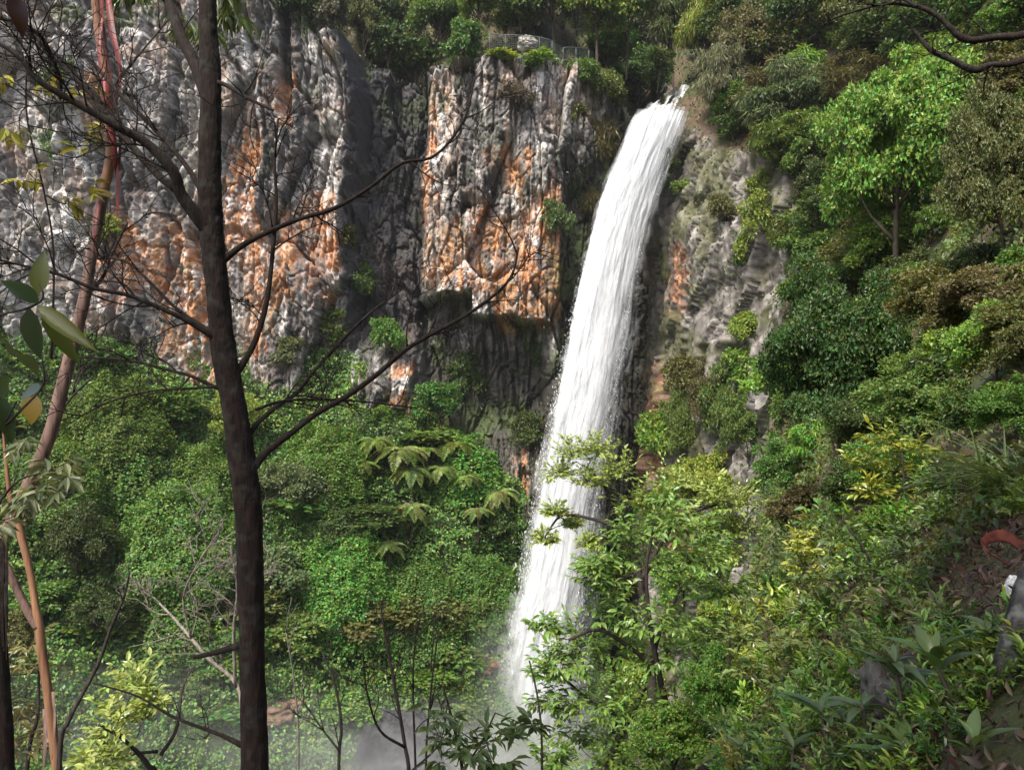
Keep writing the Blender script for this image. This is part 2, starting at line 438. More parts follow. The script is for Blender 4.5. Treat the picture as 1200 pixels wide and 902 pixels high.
# ------------------------------------------------------------------ the right hillside: a rock wall under a rim, a steep slope above it
RIM = [(-8, -1.6, -2.3), (0, -0.75, -2.3), (3, 0.0, -2.5), (6, 1.0, -3.5)] + \
      [(Y, *(at(px, py, Y)[i] for i in (0, 2))) for (Y, px, py) in
       [(9, 790, 880), (15, 832, 790), (23, 866, 720), (32, 894, 640), (44, 899, 545), (57, 908, 425), (67, 924, 305), (74, 920, 205), (79, 868, 182), (84, 822, 160), (88, 798, 138), (98, 790, 122), (118, 800, 100)]]
RIM = np.array(RIM)
tY = np.concatenate([np.linspace(-8, 12, 200, endpoint=False), np.linspace(12, 40, 170, endpoint=False), np.linspace(40, 92, 300, endpoint=False), np.linspace(92, 118, 30)])
def smooth_interp(x, xs, ys):
    # Catmull-Rom through the knots
    ys = np.asarray(ys); xs = np.asarray(xs)
    mm = np.gradient(ys, xs)
    i = np.clip(np.searchsorted(xs, x) - 1, 0, len(xs) - 2)
    h = xs[i + 1] - xs[i]; t = (x - xs[i]) / h
    return (2*t**3-3*t**2+1)*ys[i] + (t**3-2*t**2+t)*h*mm[i] + (-2*t**3+3*t**2)*ys[i+1] + (t**3-t**2)*h*mm[i+1]
rX = smooth_interp(tY, RIM[:, 0], RIM[:, 1]); rZ = smooth_interp(tY, RIM[:, 0], RIM[:, 2])
kS = np.interp(tY, [-8, 3, 6, 10, 20, 40, 60, 85, 118], [.75, .95, 1.15, 1.2, 1.55, 1.7, 1.35, 1.0, .9])
oR = np.interp(tY, [0, 8, 16, 30, 60, 90], [.95, .9, .6, .22, .12, .10])
nd, nsu = 320, 210
sd = np.linspace(1, 0, nd, endpoint=False)                 # wall, from the bottom up
su = (np.linspace(0, 1, nsu)) ** 1.6 * 60                  # slope, outwards
nt_ = len(tY)
HX = np.zeros((nt_, nd + nsu)); HZ = np.zeros_like(HX); HY = tY[:, None] * np.ones((1, nd + nsu))
drop = (rZ[:, None] + 42) * sd[None, :]
tgx = np.gradient(rX, tY); nn_ = np.sqrt(1 + tgx ** 2)
NXw = (-1 / nn_)[:, None]; NYw = (tgx / nn_)[:, None] * np.clip((tY - 20) / 15, 0, 1)[:, None]
# keep neighbouring columns from crossing where the rim bends
ker = np.exp(-(np.linspace(-2, 2, 41)) ** 2); ker /= ker.sum()
NYw = np.convolve(np.pad(NYw[:, 0], 20, 'edge'), ker, 'valid')[:, None]; NXw = -np.sqrt(np.maximum(1 - NYw ** 2, .1))
HX[:, :nd] = rX[:, None] + NXw * oR[:, None] * drop; HY[:, :nd] = HY[:, :nd] + NYw * oR[:, None] * drop; HZ[:, :nd] = rZ[:, None] - drop
ks = kS[:, None]
HX[:, nd:] = rX[:, None] + su[None, :]; HZ[:, nd:] = rZ[:, None] + ks * su[None, :] * np.interp(su, [0, 25, 60], [1, 1, .8])[None, :]
near = np.interp(tY, [0, 6, 20, 50], [0.05, .12, .55, 1.0])[:, None] * np.ones((1, nd + nsu))
wallm = np.zeros_like(HX); wallm[:, :nd] = 1; wallm = wallm * sstep(0, .03, np.concatenate([sd, np.zeros(nsu)])[None, :] * np.ones((nt_, 1)))
wb = fbm(HY * .2, HZ * .15, oct=3, seed=81) - .5
k1 = worley(HY / 3.0 + wb + HZ * .06, HZ / 10.0 + wb, 82); k2 = worley(HY / 1.1 + wb * 2 + HZ * .25, HZ / 3.5 + wb, 83); k3 = worley(HY / .5 + HZ * .5, HZ / 1.6 + wb, 84)
dd = near * (3.5 * (fbm(HY * .1, HZ * .06, oct=4, seed=85) - .5) + (k1[2] - .5) * 2.2 + (k1[3] - .5) * k1[4] * 2 + (k2[2] - .5) * .7 + (k2[3] - .5) * k2[4] * .6 + (k3[2] - .5) * .22 + 1.0 * (fbm(HY * 1.3 + HZ * .4, HZ * .5, oct=5, seed=88, gain=.6) - .5) - 0.9 * sstep(.86, .98, 1 - np.abs(2 * fbm(HY * .7 + wb + HZ * .2, HZ * .09, oct=4, seed=89) - 1)))
HX += wallm * dd * NXw; HY = HY + wallm * dd * NYw
up = (1 - wallm)
bump = near * 2.2 * (fbm(HX * .22, HY * .22, oct=4, seed=86) - .5) + .12 * (fbm(HX * 2.2, HY * 2.2, oct=4, seed=87) - .5) * np.clip(near * 4, .3, 1)
HZ += up * bump
HS = np.stack([HX, HY, HZ], -1)
n1 = fbm(HY * .5, HZ * .35, HX * .5, oct=5, seed=91, gain=.6); n2 = fbm(HY * 1.6, HZ * .9, HX * 1.6, oct=5, seed=92, gain=.75)
Ch = np.ones(HX.shape + (3,)) * np.array([0.135, 0.122, 0.11])
Ch = lerp3(Ch, (0.06, 0.055, 0.05), sstep(.52, .40, n2))
Ch = lerp3(Ch, (0.27, 0.255, 0.235), sstep(.51, .60, n1 * .3 + n2 * .7))
hu = 600 + F * HX / np.maximum(HY, 1); hv = 451 - F * HZ / np.maximum(HY, 1)
om = np.zeros_like(HX)
for (a, b, rx, rz) in [(770, 480, 20, 62), (795, 330, 10, 50), (755, 525, 24, 46), (800, 620, 26, 50)]:
    om = np.maximum(om, np.exp(-(((hu - a + (n2 - .5) * 50) / rx) ** 2 + ((hv - b) / rz) ** 2)))
om *= (HY > 40)
Ch = Ch * (1 - (sstep(.25, .6, om * (.2 + 1.6 * n2)) * .85)[..., None]) + lerp3(np.ones(HX.shape + (3,)) * np.array([.20, .085, .045]), (.34, .19, .11), sstep(.45, .6, n2)) * (sstep(.25, .6, om * (.2 + 1.6 * n2)) * .85)[..., None]
Ch = lerp3(Ch, (0.05, 0.045, 0.035), sstep(84, 88, HY) * .75)
Ch = lerp3(Ch, (0.07, 0.075, 0.025), sstep(.50, .60, fbm(HY * .3, HZ * .3, HX * .3, oct=4, seed=93)) * .65)
soil = lerp3(np.ones(HX.shape + (3,)) * np.array([0.075, 0.048, 0.030]), (0.035, 0.042, 0.014), sstep(.42, .58, n1))
soil = lerp3(soil, (0.20, 0.14, 0.10), sstep(.58, .70, n2) * .7)
sm = up * sstep(.35, .55, n1 + .0 + np.clip((HX - rX[:, None]) * .15, -.1, .4))
Ch = Ch * (1 - sm[..., None]) + soil * sm[..., None]
hf = grid_faces(nt_, nd + nsu)[:, ::-1].reshape(nt_ - 1, nd + nsu - 1, 4)
tag(link('hillside', make_mesh('hillside', HS.reshape(-1, 3), [hf[:, :nd - 4].reshape(-1, 4), hf[:, nd - 4:].reshape(-1, 4)], [M_ROCK, M_SOIL], [0, 1], smooth=False, col=Ch.reshape(-1, 3))), kind='structure')

# one ray-cast tree over all the terrain, to stand plants on it
def bvh_of(grids):
    Vs = []; Fs = []; n = 0
    for P in grids:
        a, b = P.shape[:2]
        Vs.append(P.reshape(-1, 3)); Fs.append(grid_faces(a, b) + n); n += a * b
    return BVHTree.FromPolygons(np.concatenate(Vs).tolist(), np.concatenate(Fs).tolist())
TERR = bvh_of([CLIFF_P, PLAT_P, SL[::2, ::2], HS[::2, ::2]])
HILL = bvh_of([HS[::2, ::2]])
SLOPE = bvh_of([SL[::2, ::2]])
def ray(px, py, tree=None):
    v = at(px, py, 1.0).normalized()
    h = (tree or TERR).ray_cast(Vector((0, 0, 0)), v, 400)
    return h[0]

# ------------------------------------------------------------------ leaves and limbs
T_RHOMB = (np.array([[0, 0, 0], [.42, .5, .10], [1, 0, -.06], [.42, -.5, .10]]), np.array([[0, 1, 2], [0, 2, 3]]))
T_LEAF = (np.array([[0, 0, 0], [.22, .40, .07], [.58, .44, .05], [1, 0, -.16], [.58, -.44, .05], [.22, -.40, .07], [.3, 0, 0], [.66, 0, -.03]]),
          np.array([[0, 1, 6], [6, 1, 2], [6, 2, 7], [7, 2, 3], [0, 6, 5], [6, 4, 5], [6, 7, 4], [7, 3, 4]])[:, ::-1])
def _long(nst=7, droop=.35, fold=.12, wmax=.5):
    t = np.linspace(0, 1, nst); wd = wmax * np.sin(np.pi * np.clip(t, 0, 1) ** .75) ** .9 + .0; wd[0] = .03; wd[-1] = 0.01
    h = .10 * t - droop * t ** 2
    c = np.stack([t, 0 * t, h], 1); l = np.stack([t, wd, h + fold * wd], 1); r = np.stack([t, -wd, h + fold * wd], 1)
    V = np.concatenate([c, l, r]); f = []
    for i in range(nst - 1):
        f += [[i, i + 1, nst + i + 1, nst + i], [i, 2 * nst + i, 2 * nst + i + 1, i + 1]]
    return (V, np.array(f))
T_LONG = _long()
T_FLAT = _long(6, .12, .15)
T_BLADE = _long(9, .75, .02)

def leaves(P, D, Nn, L, W, tmpl):
    P = np.asarray(P, float); D = np.asarray(D, float); Nn = np.asarray(Nn, float)
    D = D / (np.linalg.norm(D, axis=1, keepdims=True) + 1e-9)
    S = np.cross(D, Nn); S /= (np.linalg.norm(S, axis=1, keepdims=True) + 1e-9)
    Nn = np.cross(S, D)
    T, Fc = tmpl
    L = np.broadcast_to(L, (len(P),))[:, None, None]; W = np.broadcast_to(W, (len(P),))[:, None, None]
    V = P[:, None] + D[:, None] * T[None, :, :1] * L + S[:, None] * T[None, :, 1:2] * W + Nn[:, None] * T[None, :, 2:] * L
    m = len(T)
    f = (Fc[None] + (np.arange(len(P)) * m)[:, None, None]).reshape(-1, Fc.shape[1])
    return V.reshape(-1, 3), f

def unit(n, r=None):
    v = (r or rng).normal(size=(n, 3)); return v / np.linalg.norm(v, axis=1, keepdims=True)

def spline(pts, n):
    P = np.asarray([list(p) for p in pts], float)
    if len(P) < 3:
        t = np.linspace(0, len(P) - 1, n); return np.stack([np.interp(t, np.arange(len(P)), P[:, i]) for i in range(P.shape[1])], 1)
    t = np.linspace(0, len(P) - 1, n); xs = np.arange(len(P)).astype(float)
    return np.stack([smooth_interp(t, xs, P[:, i]) for i in range(P.shape[1])], 1)

def tube(pts, rad, sides=6, n=None, rough=0.0, seed=0):
    """pts (k,3), rad (k,) -> swept tube with closed ends"""
    Q = np.concatenate([np.asarray([list(p) for p in pts], float), np.asarray(rad, float)[:, None]], 1)
    n = n or max(len(Q) * 2, 4)
    S = spline(Q, n); P = S[:, :3]; r = np.maximum(S[:, 3], 1e-4)
    Tn = np.gradient(P, axis=0); Tn /= (np.linalg.norm(Tn, axis=1, keepdims=True) + 1e-9)
    a = np.array([0, 1.0, 0]) if abs(Tn[0] @ np.array([0, 1.0, 0])) < .9 else np.array([1.0, 0, 0])
    A = np.zeros_like(P)
    for i in range(n):
        a = a - Tn[i] * (a @ Tn[i]); a = a / (np.linalg.norm(a) + 1e-9); A[i] = a
    B = np.cross(Tn, A)
    th = np.linspace(0, 2 * np.pi, sides, endpoint=False)
    rr = r[:, None] * np.ones((1, sides))
    if rough:
        ii = np.arange(n)[:, None] * np.ones((1, sides)); cc = np.cos(th)[None] * 2.5; ss = np.sin(th)[None] * 2.5
        rr = rr * (1 + rough * 2 * (fbm(cc + 0 * ii, ss + 0 * ii, ii * .12, oct=4, seed=seed, gain=.65) - .5))
    V = P[:, None] + A[:, None] * (np.cos(th)[None, :, None] * rr[..., None]) + B[:, None] * (np.sin(th)[None, :, None] * rr[..., None])
    i = np.arange(n * sides).reshape(n, sides); j = np.roll(i, -1, axis=1)
    f = np.stack([i[:-1], j[:-1], j[1:], i[1:]], -1).reshape(-1, 4)
    V = np.concatenate([V.reshape(-1, 3), P[:1], P[-1:]])
    c0 = n * sides
    t0 = np.stack([j[0], i[0], np.full(sides, c0)], 1); t1 = np.stack([i[-1], j[-1], np.full(sides, c0 + 1)], 1)
    return V, [f, t0, t1]

def grow(path, r0, n, length, depth=1, spread=.9, up=.3, r=None, tmin=.25, flat=.6, wig=.18):
    """random twigs off a path -> list of (pts, radii)"""
    r = r or rng
    out = []
    P = np.asarray(path, float)
    for _ in range(n):
        t = r.uniform(tmin, 1.0) * (len(P) - 1); i = min(int(t), len(P) - 2); fr = t - i
        p = P[i] * (1 - fr) + P[i + 1] * fr
        tg = P[i + 1] - P[i]; tg /= np.linalg.norm(tg) + 1e-9
        q = r.normal(size=3); q[1] *= flat; q -= tg * (q @ tg); q /= np.linalg.norm(q) + 1e-9
        dv = tg * (1 - spread * .5) + q * spread * r.uniform(.5, 1) + np.array([0, 0, up])
        dv /= np.linalg.norm(dv)
        l = length * r.uniform(.4, 1.1); k = 5; pts = [p]
        for s in range(k):
            dv = dv + r.normal(size=3) * wig * np.array([1, flat, 1]) + np.array([0, 0, up * .15]); dv /= np.linalg.norm(dv)
            pts.append(pts[-1] + dv * l / k)
        rad = np.linspace(r0, r0 * .3, k + 1)
        out.append((np.array(pts), rad))
        if depth > 0:
            out += grow(pts, r0 * .6, max(2, int(n * .6)), length * .5, depth - 1, spread, up, r, .2, flat, wig)
    return out

# ------------------------------------------------------------------ far plant prototypes, unit height, base at the origin
def crown_leaves(cz, rad, nclump, per, cr, rel, kind, r):
    """clumps of leaves filling an ellipsoid"""
    c = unit(nclump, r) * (r.uniform(.35, 1, (nclump, 1)) ** .45)
    c[:, 2] = np.where(c[:, 2] < -.35, -c[:, 2] * .6, c[:, 2])
    c *= (1 - cr / max(rad[0], rad[2]) * .7)
    c *= 1 + .34 * (r.uniform(-1, 1, (nclump, 1)))
    c = c * np.array(rad) + np.array([0, 0, cz])
    crs = cr * r.uniform(.6, 1.35, nclump)
    n = nclump * per
    ci = np.repeat(np.arange(nclump), per)
    dv = unit(n, r); dv[:, 2] = np.where((dv[:, 2] < 0) & (r.random(n) < .55), -dv[:, 2], dv[:, 2])
    sh = r.uniform(.15, 1, (n, 1)) ** .5
    P = c[ci] + dv * crs[ci][:, None] * sh * np.array([1.15, 1.15, .8])
    out = P - np.array([0, 0, cz]); out /= np.linalg.norm(out, axis=1, keepdims=True) + 1e-9
    if kind == 'wispy':
        Nn = unit(n, r); D = dv * .5 + r.normal(size=(n, 3)) * .35 + np.array([0, 0, -.75])
        L = rel * 1.9 * r.uniform(.6, 1.3, n); W = L * .20
    elif kind == 'dry':
        Nn = unit(n, r); D = dv * .6 + r.normal(size=(n, 3)) * .4 + np.array([0, 0, -.5])
        L = rel * 2.0 * r.uniform(.6, 1.4, n); W = L * .10
    else:
        Nn = dv * .5 + out * .35 + np.array([0, 0, .45]) + r.normal(size=(n, 3)) * .45
        D = r.normal(size=(n, 3)) * .8 + dv * .8 + np.array([0, 0, -.25])
        L = rel * r.uniform(.65, 1.35, n); W = L * .62
    return leaves(P, D, Nn, L, W, T_RHOMB if kind != 'near' else T_LEAF) + (c,)

LOD = {'s': (.115, 14, 70, .21), 'm': (.062, 30, 150, .155), 'l': (.036, 64, 260, .115), 'x': (.021, 120, 420, .09)}
_proto = {}
def proto(kind, lod, var):
    key = (kind, lod, var)
    if key in _proto: return _proto[key]
    r = np.random.default_rng(sum(map(ord, kind)) * 97 + ord(lod) * 7 + var)
    rel, ncl, per, cr = LOD[lod]
    cr_ = MB(); tr = MB()
    if kind == 'mound':
        n = int(ncl * per * 2.0)
        dv = unit(n, r); dv[:, 2] = np.abs(dv[:, 2])
        bmp = .62 + .66 * fbm(dv[:, 0] * 3.2 + 9 + var * 5, dv[:, 1] * 3.2 + 9, dv[:, 2] * 3.2, oct=4, seed=var)
        P = dv * (bmp * r.uniform(.86, 1.02, n))[:, None] * np.array([.5, .5, 1.0])
        Nn = dv + r.normal(size=(n, 3)) * .35 + np.array([0, 0, .3]); D = r.normal(size=(n, 3)) * .5 + np.array([0, 0, -.8]) + dv * .5
        L = rel * .58 * r.uniform(.5, 1.5, n)
        cr_.add(*leaves(P, D, Nn, L, L * .7, T_RHOMB)); cs = None
        tr.add(*tube([(0, 0, -.2), (0, 0, .5)], [.03, .02]), 0, True)
    else:
        if kind in ('tree', 'tall'):
            cz, rad = (.54, (.5, .5, .45)) if kind == 'tree' else (.52, (.5, .5, .47))
        elif kind == 'wispy': cz, rad = .50, (.46, .46, .48)
        elif kind == 'dry': cz, rad = .5, (.5, .5, .46); per = int(per * .7)
        else: cz, rad = .48, (.5, .5, .50)
        v, f, cs = crown_leaves(cz, rad, ncl, per, cr, rel, kind, r)
        cr_.add(v, f)
        x0, y0 = r.uniform(-.08, .08, 2)
        base = np.array([0, 0, -.25]); mid = np.array([x0, y0, cz * .55]); top = np.array([x0 * .5, -y0, cz + rad[2] * .4])
        tw = .022 if kind in ('tree', 'tall', 'wispy') else .013
        tr.add(*tube([base, mid, top], [tw, tw * .75, tw * .3], 6, 8), 0, True)
        for k in r.choice(len(cs), min(len(cs), 16), replace=False):
            s = mid + (top - mid) * r.uniform(-.4, .8); e = cs[k]; m_ = (s + e) / 2 + r.normal(size=3) * .03 - np.array([0, 0, .02])
            tr.add(*tube([s, m_, e], [tw * .5, tw * .32, tw * .14], 4, 6), 0, True)
    a = cr_.mesh('crown_' + kind, [M_LEAF]); b = tr.mesh('trunk_' + kind, [M_WOOD])
    j = MB(); off = 0
    j.add(np.concatenate(cr_.V), np.concatenate([f for f in cr_.F]), 0)
    nv = j.n
    V2 = np.concatenate(tr.V); j.V.append(V2)
    for f in tr.F: j.F.append(f + nv); j.M.append(1); j.S.append(True)
    j.n += len(V2)
    c = j.mesh('plant_' + kind, [M_LEAF, M_WOOD])
    _proto[key] = (a, b, c)
    return _proto[key]

NAMES = {'bush': 'shrub', 'tree': 'tree', 'tall': 'tree', 'wispy': 'tree', 'dry': 'dry_shrub', 'mound': 'vine_mound'}
CATS = {'bush': 'shrub', 'tree': 'tree', 'tall': 'tree', 'wispy': 'tree', 'dry': 'shrub', 'mound': 'vine mound'}
G = {'dk': (.040, .075, .016), 'mid': (.075, .145, .025), 'lit': (.12, .22, .032), 'yel': (.16, .235, .034), 'oli': (.085, .105, .026),
     'brn': (.095, .095, .030), 'blu': (.078, .115, .045), 'emr': (.060, .135, .028), 'grn': (.080, .18, .034), 'gry': (.10, .095, .06), 'pal': (.13, .17, .07)}
_cnt = 0
def plant(px, py, wpx, hpx, kind, tint, label, group=None, Y=None, tree=None, cat=None, jit=True):
    """px,py: where it stands in the photo; wpx,hpx: its size there. It is stood on the terrain at that spot."""
    global _cnt
    _cnt += 1
    if Y is None:
        h = ray(px, py, tree)
        if h is None: return None
        Y = h.y
    s = Y / F
    if kind == 'mound':
        wpx *= 1.2; h0 = hpx; hpx = max(hpx, wpx * .72)
    p = at(px, py + ((hpx - h0 * .72) if kind == 'mound' else hpx * .06), Y)
    c = G[tint] if isinstance(tint, str) else tint
    if jit: c = tuple(x * random.uniform(.88, 1.14) for x in c)
    lod = 's' if hpx < 34 else 'm' if hpx < 80 else 'l' if hpx < 170 else 'x'
    a, b, j = proto(kind, lod, _cnt % 2)
    nm = NAMES[kind]
    if hpx >= 42:
        o = thing(nm, label, cat or CATS[kind], p, group)
        if kind != 'mound': link('trunk' if nm == 'tree' else 'stem', b, o)
        link('crown', a, o, color=c)
    else:
        o = tag(link(nm, j, loc=p, color=c), label, cat or CATS[kind], group)
    o.scale = (wpx * s, wpx * s, hpx * s)
    o.rotation_euler = (random.uniform(-.06, .06), random.uniform(-.06, .06), random.uniform(0, 6.28))
    return o

# ------------------------------------------------------------------ waterfall
WK = np.array([(140,741,802,88.2),(152,735,797,87.6),(175,727,788,86.8),(220,708,772,85.8),(280,692,752,85),(340,678,738,84.3),(400,666,727,83.6),
               (450,657,717,83),(500,647,707,82.5),(550,638,697,82),(600,630,688,81.5),(650,622,684,81),(700,613,677,80.5),(750,603,668,80),
               (800,595,660,79.5),(850,587,652,79),(900,578,648,78.5),(960,572,646,78)], float)
def water_layer(name, grow_l, grow_r, off, dens, seed, lum):
    nu_, nv_ = 110, 620
    q = np.linspace(0, 1, nv_)
    py = np.interp(q, [0, 1], [140, 955])
    l = smooth_interp(py, WK[:, 0], WK[:, 1]); r_ = smooth_interp(py, WK[:, 0], WK[:, 2]); Y = np.interp(py, WK[:, 0], WK[:, 3])
    k = np.clip((py - 140) / 300, 0, 1); k2 = np.clip((py - 480) / 420, 0, 1)
    l = l - grow_l * (.12 + .7 * k + k2 * 1.5); r_ = r_ + grow_r * (.08 + k + k2 * .6)
    u = np.linspace(0, 1, nu_)
    uu = u[:, None] * np.ones((1, nv_)); vv = py[None, :] * np.ones((nu_, 1))
    px = l[None] + (r_ - l)[None] * uu
    lump = fbm(uu * 7 + seed, vv * .012, oct=4, seed=seed) - .5
    lump2 = fbm(uu * 22 + seed, vv * .035, oct=4, seed=seed + 1) - .5
    wv_ = (fbm(vv * .02, uu * 0 + seed, oct=4, seed=seed + 3) - .5) * (4 + 8 * k2)[None]
    Yd = Y[None] - 1.9 * np.sin(np.pi * np.clip(uu, 0, 1)) ** .7 - off - 1.5 * lump - .55 * lump2
    px = px + wv_ * (1 - np.abs(2 * uu - 1) * .2)
    P = np.stack([(px - 600) / F * Y[None], Yd, (451 - vv) / F * Y[None] * np.ones_like(px)], -1)
    e = np.minimum(uu * 1.0, 1.0) ; 
    wl = 10.0 / (r_ - l)[None]; wr = 24.0 / (r_ - l)[None] * (.35 + k + .4 * k2)[None]
    rg = (fbm(vv * .05 + seed, uu * 4, oct=4, seed=seed + 8, gain=.65) - .5) * (.10 + .010 * (grow_l + grow_r)) * (.3 + k)[None]
    uu_e = np.clip(uu + rg, 0, 1)
    s1 = fbm(uu * 26 + seed, vv * .02 + uu * 2, oct=5, seed=seed + 5, gain=.62)
    s2 = fbm(uu * 60, vv * .16, oct=3, seed=seed + 6, gain=.7)
    s3 = fbm(uu * 5, vv * .02, oct=4, seed=seed + 7)
    ed = np.clip(uu_e / wl, 0, 1) * np.clip((1 - uu_e) / wr, 0, 1)
    a = dens * (.58 + 1.15 * (s1 - .5) + .55 * (s2 - .5) + 1.2 * (s3 - .5)) + dens * .8 * (ed - .40)
    a = np.clip(a, 0, 1) * sstep(0, .25, ed)
    a *= np.clip(1 - (py - 935) / 30, 0, 1)[None] ** .5
    c = np.stack([a, a, a], -1)
    return make_mesh(name, P.reshape(-1, 3), [grid_faces(nu_, nv_)], [M_WATER], smooth=True, col=c.reshape(-1, 3))
wf = thing('waterfall', 'tall white waterfall plunging from the cliff notch into the gorge', 'waterfall', (0, 0, 0))
link('main_stream', water_layer('main_stream', 0, 0, 0, 1.9, 3, 1), wf)
link('falling_sheet', water_layer('falling_sheet', 1, 2, .9, 1.0, 13, 1), wf)
link('spray_veil', water_layer('spray_veil', 5, 10, 1.8, .45, 23, 1), wf)
link('drifting_spray', water_layer('drifting_spray', 11, 16, 2.6, .18, 33, 1), wf)

r = np.random.default_rng(91); n = 7000
py = r.uniform(170, 900, n); l = smooth_interp(py, WK[:, 0], WK[:, 1]); rr_ = smooth_interp(py, WK[:, 0], WK[:, 2]); Yw = np.interp(py, WK[:, 0], WK[:, 3])
kk = np.clip((py - 140) / 700, .1, 1)
sd_ = r.random(n) < .5; px = np.where(sd_, l + 4 - np.abs(r.normal(size=n)) * 13 * kk, rr_ - 6 + np.abs(r.normal(size=n)) * 13 * kk)
Pd = np.stack([(px - 600) / F * Yw, Yw - 1 + r.normal(size=n) * 1.2, (451 - py) / F * Yw], 1)
ln = r.uniform(.04, .16, n) * (1 + kk); v, f = leaves(Pd, r.normal(size=(n, 3)) * .35 + np.array([0, 0, -1.0]), unit(n, r), ln * 1.6, ln * .5, T_RHOMB)
tag(link('spray_drops', make_mesh('spray_drops', v, [f], [M_WATER], col=np.ones((len(v), 3)) * .8), wf), kind='stuff')
# the stream that feeds it, stepping down between rocks
nu_, nv_ = 40, 60
uu = np.linspace(0, 1, nu_)[:, None] * np.ones((1, nv_)); vv = np.linspace(0, 1, nv_)[None] * np.ones((nu_, 1))
px = np.interp(vv, [0, .5, 1], [772, 786, 800]) + (uu - .5) * np.interp(vv, [0, .3, 1], [60, 56, 46])
py = np.interp(vv, [0, .25, .6, 1], [139.5, 134, 122, 104]); Yv = 88.3 + 9 * vv
lump = fbm(uu * 9, vv * 6, oct=4, seed=77) - .5
P = np.stack([(px - 600) / F * Yv, Yv - lump * 1.5, (451 - py) / F * Yv + lump * .9 + .3], -1)
a = np.clip(.30 + 3.2 * (fbm(uu * 14, vv * 5, oct=4, seed=78) - .5), 0, 1) * np.clip(np.minimum(uu, 1 - uu) * 10, 0, 1)
link('stream', make_mesh('stream', P.reshape(-1, 3), [grid_faces(nu_, nv_)], [M_WATER], smooth=True, col=np.stack([a] * 3, -1).reshape(-1, 3)), wf)

# ------------------------------------------------------------------ undergrowth: what nobody could count
def cover(name, P, Nn, size, base, label, seed, tm=T_RHOMB, patch=.12, droop=.4, wid=.7, pal=None):
    r = np.random.default_rng(seed); n = len(P)
    D = r.normal(size=(n, 3)) * .7 + np.array([0, -.2, -droop]) + Nn * .25
    NN = Nn * .7 + r.normal(size=(n, 3)) * .42 + np.array([0, 0, .4])
    L = size * r.uniform(.6, 1.4, n)
    v, f = leaves(P, D, NN, L, L * wid, tm)
    m1 = fbm(P[:, 0] * patch, P[:, 2] * patch, P[:, 1] * patch, oct=4, seed=seed)
    m2 = fbm(P[:, 0] * patch * 3, P[:, 2] * patch * 3, P[:, 1] * patch * 3, oct=3, seed=seed + 1)
    c = np.ones((n, 3)) * np.array(base[0])
    c = lerp3(c, base[1], sstep(.42, .58, m1)); c = lerp3(c, base[2], sstep(.55, .66, m2))
    me = make_mesh(name, v, [f], [M_COVER], col=np.repeat(c, len(tm[0]), 0))
    return tag(link(name, me), label, None, kind='stuff')

def sample_grid(P, n, wgt, seed):
    """random points on a grid of points, picked in proportion to area times wgt"""
    r = np.random.default_rng(seed)
    e1 = P[1:, :-1] - P[:-1, :-1]; e2 = P[:-1, 1:] - P[:-1, :-1]
    cn = np.cross(e1, e2); A = np.linalg.norm(cn, axis=-1)
    wt = (A * wgt[:-1, :-1]).ravel(); wt /= wt.sum()
    idx = r.choice(wt.size, n, p=wt)
    i, j = np.unravel_index(idx, A.shape)
    a = r.random((n, 1)); b = r.random((n, 1))
    Q = P[i, j] + e1[i, j] * a + e2[i, j] * b
    Nn = cn[i, j] / (A[i, j][:, None] + 1e-9)
    flip = (Nn * (-Q)).sum(1) < 0
    Nn[flip] *= -1
    return Q, Nn, r, i, j

# vines over the valley slope
wgt = np.ones(SL.shape[:2]) * sstep(1.0, .80, wv) + .12
Q, Nn, r, i_, j_ = sample_grid(SL, 210000, wgt, 101)
hgt = 1.9 * np.maximum(fbm(Q[:, 0] * .42, Q[:, 2] * .42, Q[:, 1] * .42, oct=5, seed=102, gain=.6) - .34, 0) * 2.6
Q = Q + Nn * (hgt * r.uniform(.55, 1.05, len(Q)))[:, None] + np.array([0, 0, .3]) * hgt[:, None]
cover('vine_cover', Q, Nn, .28, [(.068, .145, .032), (.10, .215, .045), (.14, .26, .052)], 'dense green vines blanketing the valley slope', 103, patch=.16)

# undergrowth on the hillside: leaf size and density follow the distance so near plants stay fine
hm = up * (HY > 3.5) * (HX / np.maximum(HY, 1) < 1.0) * (HX / np.maximum(HY, 1) > -.1) / np.maximum(HY, 3) ** 1.7
soilgap = sstep(.34, .46, fbm(HY * .5, HX * .5, HZ * .5, oct=3, seed=111))
Q, Nn, r, i_, j_ = sample_grid(HS, 95000, hm * (soilgap + .08), 112)
dist = np.linalg.norm(Q, axis=1)
sz = np.clip(dist * .0058, .045, .34)
hgt = np.minimum(.05 * dist, 1.3) * np.maximum(fbm(Q[:, 0] * .6, Q[:, 1] * .6, Q[:, 2] * .6, oct=4, seed=113) - .30, 0) * 2.2
Nn = Nn * .5 + np.array([-.35, -.2, .7])
Q = Q + np.array([-.35, -.1, .9]) * (hgt * r.uniform(.3, 1.0, len(Q)))[:, None]
cover('undergrowth', Q, Nn, sz, [(.040, .072, .016), (.072, .125, .023), (.11, .125, .034)], 'tangled green undergrowth covering the steep hillside', 114, patch=.30, wid=.5)

